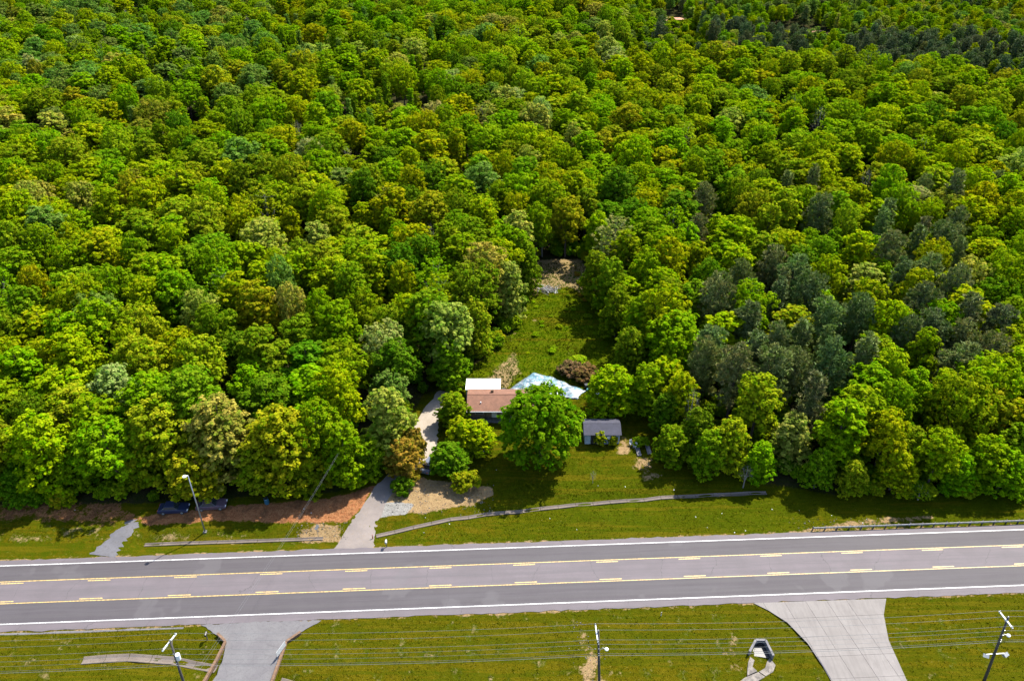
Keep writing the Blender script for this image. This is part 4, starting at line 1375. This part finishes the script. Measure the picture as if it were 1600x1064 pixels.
put(MB().add([(18.6, 105.25, 2.1), (18.6, 108.95, 2.1), (18.6, 107.1, 2.85), (18.64, 105.25, 2.1), (18.64, 108.95, 2.1), (18.64, 107.1, 2.85)],
             [(0, 1, 2), (5, 4, 3), (0, 3, 4, 1), (1, 4, 5, 2), (2, 5, 3, 0)]).build('gable', M['siding']), shed)
dr = put(MB().box((14.2, 105.2, 1.0), (1.1, .08, 1.95)).build('door', M['dark_metal']), shed)
hh = MB().box((14.6, 105.13, 1.0), (.06, .08, .16)).build('handle', M['galv']); hh.parent = dr
put(MB().box((16.9, 105.2, 1.35), (.9, .08, .7)).build('window', M['white_paint']), shed)


def chair(x, y, a, label):
    o = empty('garden_chair', (x, y, gz(x, y)), a, label, 'chair', 'white garden chairs by the shed')
    MB().box((0, 0, .42), (.5, .5, .06)).build('seat', M['white_scrap'], o)
    MB().box((0, .25, .75), (.5, .06, .62), rx=-.15).build('backrest', M['white_scrap'], o)
    for sx_ in (-1, 1):
        MB().box((sx_ * .27, 0, .62), (.07, .5, .05)).build('armrest', M['white_scrap'], o)
        for sy in (-1, 1):
            MB().box((sx_ * .22, sy * .22, .2), (.06, .06, .42)).build('leg', M['white_scrap'], o)
    return o


chair(20.7, 105.1, .3, 'white garden chair on bare ground at the shed corner, nearer the shed')
chair(21.3, 104.3, -.9, 'white garden chair on bare ground past the shed, farther from it')
for (px, py, s, lb) in ((997, 704, 1.5, 'weathered grey concrete block strip on the lawn, the one nearer the shed'), (1013, 702, 1.5, 'weathered grey concrete block strip on the lawn, the one nearer the wood')):
    x, y = at(px, py)
    b_ = MB()
    b_.box((0, 0, .09), (.7, 2.4, .24), rz=.05).build('concrete_strip', M['grey_conc'])
    o = C.objects['concrete_strip'] if 'concrete_strip.001' not in C.objects else C.objects['concrete_strip.001']
    o.location = (x, y, gz(x, y))
    tag(o, lb, 'concrete strip', 'grey strips on the lawn')
# things lying about behind the shed
def bin_(x, y, mat, label, sz=(.6, .6, .9)):
    o = empty('storage_bin', (x, y, gz(x, y)), rnd.uniform(-.4, .4), label, 'bin')
    MB().box((0, 0, sz[2] / 2), sz, taper=1.12).build('tub', mat, o, bevel=.04)
    MB().box((0, 0, sz[2] + .03), (sz[0] * 1.2, sz[1] * 1.2, .07)).build('lid', mat, o, bevel=.02)


bin_(14.7, 120.4, M['teal_plastic'], 'small turquoise bin beside the tip of the tarpaulin', (.9, .5, .5))
bin_(14.2, 121.4, M['dark_metal'], 'dark bin standing behind the turquoise bin near the tarpaulin', (.6, .6, 1.0))
bin_(16.3, 119.0, M['white_scrap'], 'white box under the small tree behind the shed', (.9, .6, .5))
bin_(15.6, 117.3, M['white_scrap'], 'white crate on the grass under the small yard tree, nearer the house', (.8, .6, .4))

# heap of white and grey limbs at the end of the clearing
mb = MB(); mbw = MB()
cx_, cy_ = at(856, 452)
for i in range(70):
    a = rnd.uniform(0, 3.14); L = rnd.uniform(.6, 2.6)
    x, y, z = cx_ + rnd.gauss(0, 1.3), cy_ + rnd.gauss(0, .9), gz(cx_, cy_) + rnd.uniform(.05, .55)
    d = Vector((math.cos(a), math.sin(a), rnd.uniform(-.25, .25))) * L / 2
    (mb if i % 3 else mbw).tube([Vector((x, y, z)) - d, Vector((x, y, z)) + d], [rnd.uniform(.04, .09), .03], 5)
hp = empty('brush_pile', (cx_, cy_, 0), 0, 'heap of bleached white and grey branches at the far end of the clearing', 'brush pile')
for nm, q, mm in (('limb', mb, 'stick'), ('bleached_limb', mbw, 'white_scrap')):
    o = put(q.build(nm, M[mm]), hp); o['kind'] = 'stuff'


# ------------------------------------------------------------------ vehicles
def vehicle(x, y, a, paint, label, L=4.6, W=1.8, H=1.45, group=None):
    root = empty('parked_car', (x, y, gz(x, y)), a, label, 'car', group)
    pr = [(-L / 2, .35), (-L / 2 + .02, .75), (-L / 2 + .15, .9), (-L * .27, .95), (L * .2, .93), (L / 2 - .2, .8), (L / 2, .6), (L / 2, .32), (L * .36, .25), (-L * .36, .25)]
    n_ = len(pr)
    V = [(x_, -W / 2, z) for x_, z in pr] + [(x_, W / 2, z) for x_, z in pr]
    F = [tuple(range(n_ - 1, -1, -1)), tuple(range(n_, 2 * n_))] + [(i, (i + 1) % n_, n_ + (i + 1) % n_, n_ + i) for i in range(n_)]
    MB().add(V, F).build('body', paint, root, bevel=.05)
    c0, c1_, r0_, r1_ = -L * .36, L * .2, -L * .24, L * .06
    w0, w1_ = W / 2 - .08, W / 2 - .26
    V = [(c0, -w0, .9), (c1_, -w0, .9), (c1_, w0, .9), (c0, w0, .9), (r0_, -w1_, H - .05), (r1_, -w1_, H - .05), (r1_, w1_, H - .05), (r0_, w1_, H - .05)]
    MB().add(V, [(0, 1, 5, 4), (1, 2, 6, 5), (2, 3, 7, 6), (3, 0, 4, 7), (4, 5, 6, 7), (3, 2, 1, 0)]).build('window', M['glass'], root, bevel=.03)
    MB().box(((r0_ + r1_) / 2, 0, H - .02), (r1_ - r0_ + .1, 2 * w1_ + .06, .07)).build('roof', paint, root, bevel=.02)
    for sx_ in (-1, 1):
        for sy in (-1, 1):
            px_ = sx_ * L * .31
            wh = MB().tube([(px_, sy * (W / 2 - .2), .32), (px_, sy * (W / 2 + .01), .32)], .32, 14).build('wheel', M['tyre'], root)
            r_ = MB().tube([(px_, sy * (W / 2 + .005), .32), (px_, sy * (W / 2 + .03), .32)], .2, 12).build('rim', M['galv']); r_.parent = wh
    for sy in (-1, 1):
        MB().box((L / 2 - .02, sy * W * .34, .64), (.1, .34, .14)).build('headlight', M['white_paint'], root)
        MB().box((-L / 2 + .03, sy * W * .36, .72), (.1, .3, .16)).build('tail_light', M['orange_plastic'], root)
    return root


M['navy'] = simple('navy_paint', (.018, .024, .060), .3, .2, var=.1, bstr=0)
M['maroon'] = simple('grey_purple_paint', (.085, .060, .085), .3, .2, var=.2, bstr=0)
M['steel_blue'] = simple('steel_blue_paint', (.10, .12, .16), .4, .2, var=.1, bstr=0)
x, y = at(268, 796, .8); vehicle(x, y + .7, .06, M['navy'], 'dark blue car parked under the overhanging tree, nearer the worn path', group='cars under the trees')
x, y = at(327, 792, .8); vehicle(x, y + .9, .1, M['maroon'], 'dull purple-grey car parked under the trees behind the street lamp', group='cars under the trees')
vehicle(-13.9, 99.6, math.radians(70), M['steel_blue'], 'steel-blue car on the drive, half hidden below the dark evergreen shrub', 4.2, 1.7)


# ------------------------------------------------------------------ posts, signs, lamp
def lamp(px, py, h, label):
    x, y = at(px, py)
    o = empty('street_lamp', (x, y, gz(x, y)), 0, label, 'street lamp')
    MB().tube([(0, 0, -.3), (0, 0, h * .5), (0, 0, h)], [.12, .095, .065], 10).build('pole', M['galv'], o, smooth=True)
    MB().box((0, 0, .05), (.5, .5, .14)).build('base_plate', M['grey_conc'], o)
    MB().tube([(0, 0, h - .05), (-.25, -.12, h + .1), (-.5, -.24, h + .06)], [.07, .06, .05], 8).build('arm', M['galv'], o)
    hd = MB().tube([(-.42, -.2, h + .14), (-.42, -.2, h + .05), (-.42, -.2, h - .1)], [.14, .30, .24], 12).build('lamp_head', M['white_paint'], o)
    MB().tube([(-.42, -.2, h - .1), (-.42, -.2, h - .17)], [.24, .16], 12).build('lens', M['glass']).parent = hd
    return o


lamp(320, 829, 11.7, 'tall thin galvanised street lamp leaning over the red clay bank')


def sign(x, y, rz_, w, h, z, mat_p, label, diamond=False, posts=1, cat='sign', name='road_sign'):
    o = empty(name, (x, y, gz(x, y)), rz_, label, cat)
    if posts == 1: MB().box((0, .04, z / 2), (.07, .05, z)).build('post', M['galv'], o)
    else:
        for s in (-1, 1): MB().box((s * w * .4, .05, z / 2), (.07, .05, z)).build('post', M['galv'], o)
    mb = MB()
    if diamond:
        mb.add([(-w / 2, 0, z), (0, 0, z - w / 2), (w / 2, 0, z), (0, 0, z + w / 2), (-w / 2, -.03, z), (0, -.03, z - w / 2), (w / 2, -.03, z), (0, -.03, z + w / 2)],
               [(0, 1, 2, 3), (7, 6, 5, 4), (0, 4, 5, 1), (1, 5, 6, 2), (2, 6, 7, 3), (3, 7, 4, 0)])
    else: mb.box((0, -.015, z), (w, .03, h))
    mb.build('sign_panel', mat_p, o)
    return o


M['fitting'] = simple('grey_fitting', (.50, .51, .52), .5, .2, var=.15)
M['sign_back'] = simple('sign_back', (.46, .50, .56), .45, .3, var=.1, bstr=0)
x, y = at(497, 834); sign(x, y, math.radians(62), 1.05, 1.0, 2.0, M['sign_back'], 'grey-backed diamond road sign seen edge on beside the clay bank', True, 1)
x, y = at(441, 1021); sign(x, y, math.radians(68), 1.9, .9, 1.1, M['white_scrap'], 'white panel sign on two posts at the brown wall of the asphalt drive', False, 2)


def mailbox(px, py, mat, label):
    x, y = at(px, py)
    o = empty('mailbox', (x, y, gz(x, y)), .05, label, 'mailbox', 'roadside mailboxes')
    MB().box((0, 0, .5), (.1, .1, 1.05)).build('post', M['pole_wood'], o)
    w, L = .30, .56
    prof = [(-w / 2, 0), (w / 2, 0), (w / 2, .2), (w * .36, .31), (0, .36), (-w * .36, .31), (-w / 2, .2)]
    n_ = len(prof)
    V = [(a, -L / 2, 1.03 + z) for a, z in prof] + [(a, L / 2, 1.03 + z) for a, z in prof]
    F = [tuple(range(n_)), tuple(range(2 * n_ - 1, n_ - 1, -1))] + [(i, n_ + i, n_ + (i + 1) % n_, (i + 1) % n_) for i in range(n_)]
    MB().add(V, F).build('box', mat, o)
    MB().box((0, -L / 2 - .012, 1.15), (w * .8, .02, .24)).build('door', mat, o)
    MB().box((w / 2 + .015, .05, 1.3), (.02, .05, .2)).build('flag', M['orange_plastic'], o)


mailbox(604, 854, M['white_scrap'], 'white mailbox on a post at the road edge beside the gravel drive')
mailbox(324, 998, M['dark_metal'], 'dark mailbox on a post at the corner of the asphalt drive')
x, y = at(582, 838)
o = empty('marker_post', (x, y, gz(x, y)), 0, 'orange marker post in the grass at the end of the long drainage channel', 'marker post')
MB().box((0, 0, .45), (.14, .06, 1.0)).build('blade', M['orange_plastic'], o)
MB().box((0, -.035, .8), (.12, .01, .15)).build('reflector', M['white_paint'], o)
x, y = at(1033, 961)
o = empty('marker_post', (x, y, gz(x, y)), 0, 'small white marker post in the grass below the road opposite the long verge', 'marker post')
MB().box((0, 0, .35), (.1, .05, .8)).build('blade', M['white_scrap'], o)
MB().box((0, -.03, .6), (.08, .01, .1)).build('reflector', M['orange_plastic'], o)

# guardrail
gr_ = empty('guardrail', (46.1, 85.3, 0), 0, 'weathered steel guardrail on short posts along the far road edge', 'guardrail')
A, B = np.array((46.1, 85.25)), np.array((46.1 + 58, 85.25 + 58 * math.tan(ROAD_A)))
T = (B - A) / np.linalg.norm(B - A)
zb = -.05
prof = [(0, .42), (.07, .47), (.07, .54), (0, .58), (.07, .63), (.07, .70), (0, .75)]
seg_l = 3.8
first_post = first_rail = None
for i in range(15):
    p = A + T * i * seg_l
    if first_rail is None:
        V = [(0, -y_, z_) for y_, z_ in prof] + [(seg_l - .01, -y_, z_) for y_, z_ in prof]
        V += [(x_, y_ + .012, z_) for x_, y_, z_ in V]
        F = [(k, 7 + k, 8 + k, k + 1) for k in range(6)] + [(14 + k, 15 + k, 22 + k, 21 + k) for k in range(6)] + [(0, 14, 21, 7), (6, 13, 27, 20)]
        first_rail = put(MB().add(V, F).build('rail', M['rail']), gr_)
        r_ = first_rail
    else:
        r_ = first_rail.copy(); C.objects.link(r_)
    r_.location = (p[0], p[1], zb); r_.rotation_euler = (0, 0, ROAD_A)
    for s in (0, .5):
        q = p + T * seg_l * s
        if first_post is None:
            first_post = put(MB().box((0, .12, .3), (.13, .18, .95)).build('post', M['pole_wood']), gr_)
            r_ = first_post
        else:
            r_ = first_post.copy(); C.objects.link(r_)
        r_.location = (q[0], q[1], zb); r_.rotation_euler = (0, 0, ROAD_A)

# brown walls along the asphalt drive
def wall_line(line, w, h, mat, label, group, zoff=-.2, name='retaining_wall'):
    root = empty(name, (line[0][0], line[0][1], 0), 0, label, 'wall', group)
    for a, b_ in zip(line, line[1:]):
        a, b_ = Vector((*a, 0)), Vector((*b_, 0))
        t = (b_ - a); L = t.length; t.normalize()
        mb = MB().box(((a + b_) / 2 + Vector((0, 0, zoff + (h - zoff) / 2))), (L - .01, w, h - zoff), rz=math.atan2(t.y, t.x))
        put(mb.build('wall_section', mat, bevel=.03), root)
        mb = MB().box(((a + b_) / 2 + Vector((0, 0, h + .025))), (L - .015, w + .08, .06), rz=math.atan2(t.y, t.x))
        put(mb.build('coping', mat, bevel=.015), root)
    return root


wall_line([(-39.4, 66.75), (-37.95, 65.5), (-38.35, 62.6), (-38.95, 59.6), (-39.8, 55)], .26, .36, M['headwall'], 'rust-brown low concrete wall beside the curved channel at the asphalt drive', 'brown walls of the asphalt drive')
wall_line([(-28.3, 67.0), (-29.9, 65.5), (-30.1, 62.8), (-30.35, 59.9), (-30.2, 55)], .26, .36, M['headwall'], 'rust-brown low concrete wall with the white sign at the asphalt drive', 'brown walls of the asphalt drive')

# culvert headwall and broken flume
hw = wall_line([(30.9, 63.6), (32.15, 65.35), (33.45, 65.35), (33.85, 63.0)],   .22, .85, M['grey_conc'], 'grey three-sided concrete culvert headwall beside the concrete driveway', None, -.5, 'culvert_headwall')
put(MB().prism([(31.2, 63.6), (32.2, 65.2), (33.4, 65.2), (33.6, 63.2)], -.3, .02).build('shade_floor', M['dark_metal']), hw)  # dark floor slab standing in for the shade inside the headwall
o = put(MB().tube([(32.8, 65.25, .12), (32.8, 65.0, .12)], .34, 16).build('pipe_mouth', M['dark_metal']), hw)
fl = empty('concrete_flume', (31, 61.5, 0), 0, 'broken pale concrete flume slabs below the culvert headwall', 'flume')
FL = [[(33.55, 63.25), (34.05, 62.2), (33.45, 61.2), (32.35, 60.6), (31.65, 61.25), (32.6, 61.8), (33.0, 62.6)],
      [(32.25, 60.52), (31.55, 61.2), (29.6, 60.4), (27.6, 59.0), (28.6, 58.5), (30.4, 59.5)],
      [(31.05, 63.4), (31.5, 62.9), (31.0, 61.95), (31.45, 61.3), (30.0, 60.65), (30.25, 61.6), (30.6, 62.6)], [(27.5, 58.9), (28.5, 58.4), (28.0, 56.4), (26.8, 56.5)]]
for p in FL: put(MB().prism(p, -.3, .06 + rnd.uniform(-.03, .05)).build('slab', M['pale_conc'], bevel=.02), fl)


# ------------------------------------------------------------------ power line
def upole(x, y, tilt, h, label, arm_a=92, extras=''):
    o = empty('utility_pole', (x, y, gz(x, y)), 0, label, 'utility pole', 'utility poles along the near verge')
    o.rotation_euler = (0, math.atan2(tilt, h), 0)
    MB().tube([(0, 0, -.5), (0, 0, h * .5), (0, 0, h)], [.19, .16, .12], 10).build('pole', M['pole_wood'], o, smooth=True)
    a = math.radians(arm_a); d = Vector((math.cos(a), math.sin(a), 0)); nrm = Vector((-d.y, d.x, 0))
    off = nrm * .2
    arm = MB().box(off + Vector((0, 0, h - .35)), (2.5, .13, .16), rz=a).build('crossarm', M['white_paint'], o)
    tips = []
    for s in (-1.1, 1.1):
        p = off + d * s + Vector((0, 0, h - .27))
        i_ = MB().tube([p, p + Vector((0, 0, .12)), p + Vector((0, 0, .2))], [.06, .09, .05], 8).build('insulator', M['fitting']); i_.parent = arm
        tips.append(p + Vector((0, 0, .2)))
    p = Vector((0, 0, h)); MB().tube([p, p + Vector((0, 0, .14)), p + Vector((0, 0, .22))], [.06, .09, .05], 8).build('insulator', M['fitting'], o)
    tips.append(p + Vector((0, 0, .22)))
    for s in (-.55, .55):
        MB().tube([off + d * s + Vector((0, 0, h - .42)), Vector((0, 0, h - 1.1))], .025, 5).build('brace', M['galv'], o)
    for z in (h - 2.2, h - 3.1, h - 4.0, h - 4.35): MB().box((0, -.19, z), (.1, .14, .16)).build('bracket', M['galv'], o)
    if 't' in extras:
        MB().tube([(.42, -.15, h - 3.2), (.42, -.15, h - 2.3)], .27, 14).build('transformer', M['white_paint'], o)
        MB().box((.2, -.08, h - 2.8), (.3, .1, .12)).build('hanger', M['galv'], o)
    if 'c' in extras:
        MB().tube([(0, 0, h - 3.9), (.5, .25, h - 3.55), (.9, .1, h - 3.6)], .035, 6).build('lamp_arm', M['galv'], o)
        hd = MB().tube([(.95, .1, h - 3.5), (.95, .1, h - 3.6), (.95, .1, h - 3.78)], [.1, .24, .2], 12).build('lamp_head', M['white_paint'], o)
        MB().tube([(.95, .1, h - 3.78), (.95, .1, h - 3.84)], [.16, .1], 10).build('lens', M['glass']).parent = hd
    if 'f' in extras:
        MB().box((0, -.05, h - 7.0), (2.3, .09, .09)).build('flood_bar', M['galv'], o)
        for s in (-1, 1):
            MB().box((s * 1.15, -.25, h - 7.0), (.5, .34, .5), rz=s * .5, rx=.6, taper=1.3).build('floodlight', M['fitting'], o)
    m = o.matrix_basis
    return [m @ t for t in tips], lambda z, dy=0.0: m @ Vector((0, -.2 + dy, z))


HP = 12.5
base = [(-39.75, 56.9, .45), (10.95, 58.3, -.9), (60.2, 60.3, -1.3)]
lab = ['utility pole with a white transformer can, beside the asphalt drive', 'utility pole with one round lamp, in the middle of the near verge', 'utility pole carrying twin floodlights, past the concrete drive']
pol = [upole(x, y, t, HP, l, a, e) for (x, y, t), l, a, e in zip(base, lab, (72, 92, 98), ('t', 'c', 'fc'))]
off_w, off_e = Vector((-50.5, -1.4, 0)), Vector((50, 2.0, 0))


def sag(points, s, r, mat, name, label, cat='wire', group=None, n_=14):
    mb = MB(); pts_ = []
    for a, b_ in zip(points, points[1:]):
        for k in range(n_):
            t = k / n_
            p = a.lerp(b_, t); p.z -= s * 4 * t * (1 - t)
            pts_.append(p)
    pts_.append(points[-1])
    mb.tube(pts_, r, 5)
    return tag(mb.build(name, mat), label, cat, group)


WG = 'wires of the power line'
wl = ['bare power wire on the arm ends nearest the camera side', 'bare power wire on the arm ends nearest the road', 'bare power wire on the very tops of the poles']
for j in range(3):
    P3 = [p[0][j] for p in pol]
    sag([P3[0] + off_w] + P3 + [P3[2] + off_e], .75, .013, M['wire'], 'power_wire', wl[j], 'wire', WG)
for z, r, mm, lb in ((HP - 2.2, .012, 'wire', 'thin neutral wire strung below the crossarms of the poles'), (HP - 3.1, .011, 'wire', 'upper thin phone wire halfway down the poles'),
                     (HP - 4.0, .02, 'dark_wire', 'thick black cable strung across the lower poles'), (HP - 4.35, .02, 'wire', 'lowest thick grey cable strung across the poles')):
    P3 = [p[1](z) for p in pol]
    sag([P3[0] + off_w] + P3 + [P3[2] + off_e], .7, r, M[mm], 'cable', lb, 'cable', WG)
# service pole in the trees and its two wires across the road
sp = empty('service_pole', (-26.6, 95.2, gz(-26.6, 95.2)), 0, 'thin grey service pole among the trees at the clay bank corner', 'utility pole')
MB().tube([(0, 0, -.5), (0, 0, 9)], [.14, .1], 8).build('pole', M['stick'], sp)
MB().box((0, -.12, 8.7), (.3, .1, .3)).build('bracket', M['galv'], sp)
for dx_, lb in ((0, 'thin service wire over the road to the clay bank trees, nearer the street lamp'), (.35, 'thin service wire over the road to the clay bank trees, nearer the drive')):
    sag([Vector((-36.2 + dx_, 55.0, 9.8)), Vector((-26.6 + dx_ * .5, 95.0, 8.7))], .6, .008, M['wire'], 'service_wire', lb, 'wire', 'service wires across the road', 24)

# ------------------------------------------------------------------ litter, stones
mb = MB()
for i in range(34):
    if i < 22: x, y = rnd.uniform(-80, 90), rnd.uniform(84, 91)
    else: x, y = rnd.uniform(-20, 35), rnd.uniform(94, 104)
    mb.box((x, y, gz(x, y) + .05), (rnd.uniform(.06, .2), rnd.uniform(.05, .15), .05), rnd.uniform(0, 3), rnd.uniform(-.4, .4))
tag(mb.build('litter', M['white_scrap']), 'scraps of pale litter scattered on the roadside grass', 'litter', kind='stuff')
mb = MB()
for i in range(420):
    if i < 190: x, y = rnd.uniform(-21, -3), rnd.uniform(88.8, 95.5)
    elif i < 300: x, y = rnd.uniform(-33, -25), rnd.uniform(83.5, 87)
    elif i < 360: x, y = rnd.uniform(43, 62), rnd.uniform(84.8, 88)
    else: x, y = rnd.gauss(10, 1.3), rnd.uniform(55, 69)
    s = rnd.uniform(.06, .2)
    mb.box((x, y, gz(x, y) + s * .2), (s, s * rnd.uniform(.6, 1), s * .7), rnd.uniform(0, 3), rnd.uniform(-.5, .5), .6)
tag(mb.build('rubble', M['pale_conc']), 'loose pale stones and rubble on the sand and road edges', 'rubble', kind='stuff')
print('trees', len(TREES), n_own, 'rest', len(rest), 'under', len(ug))
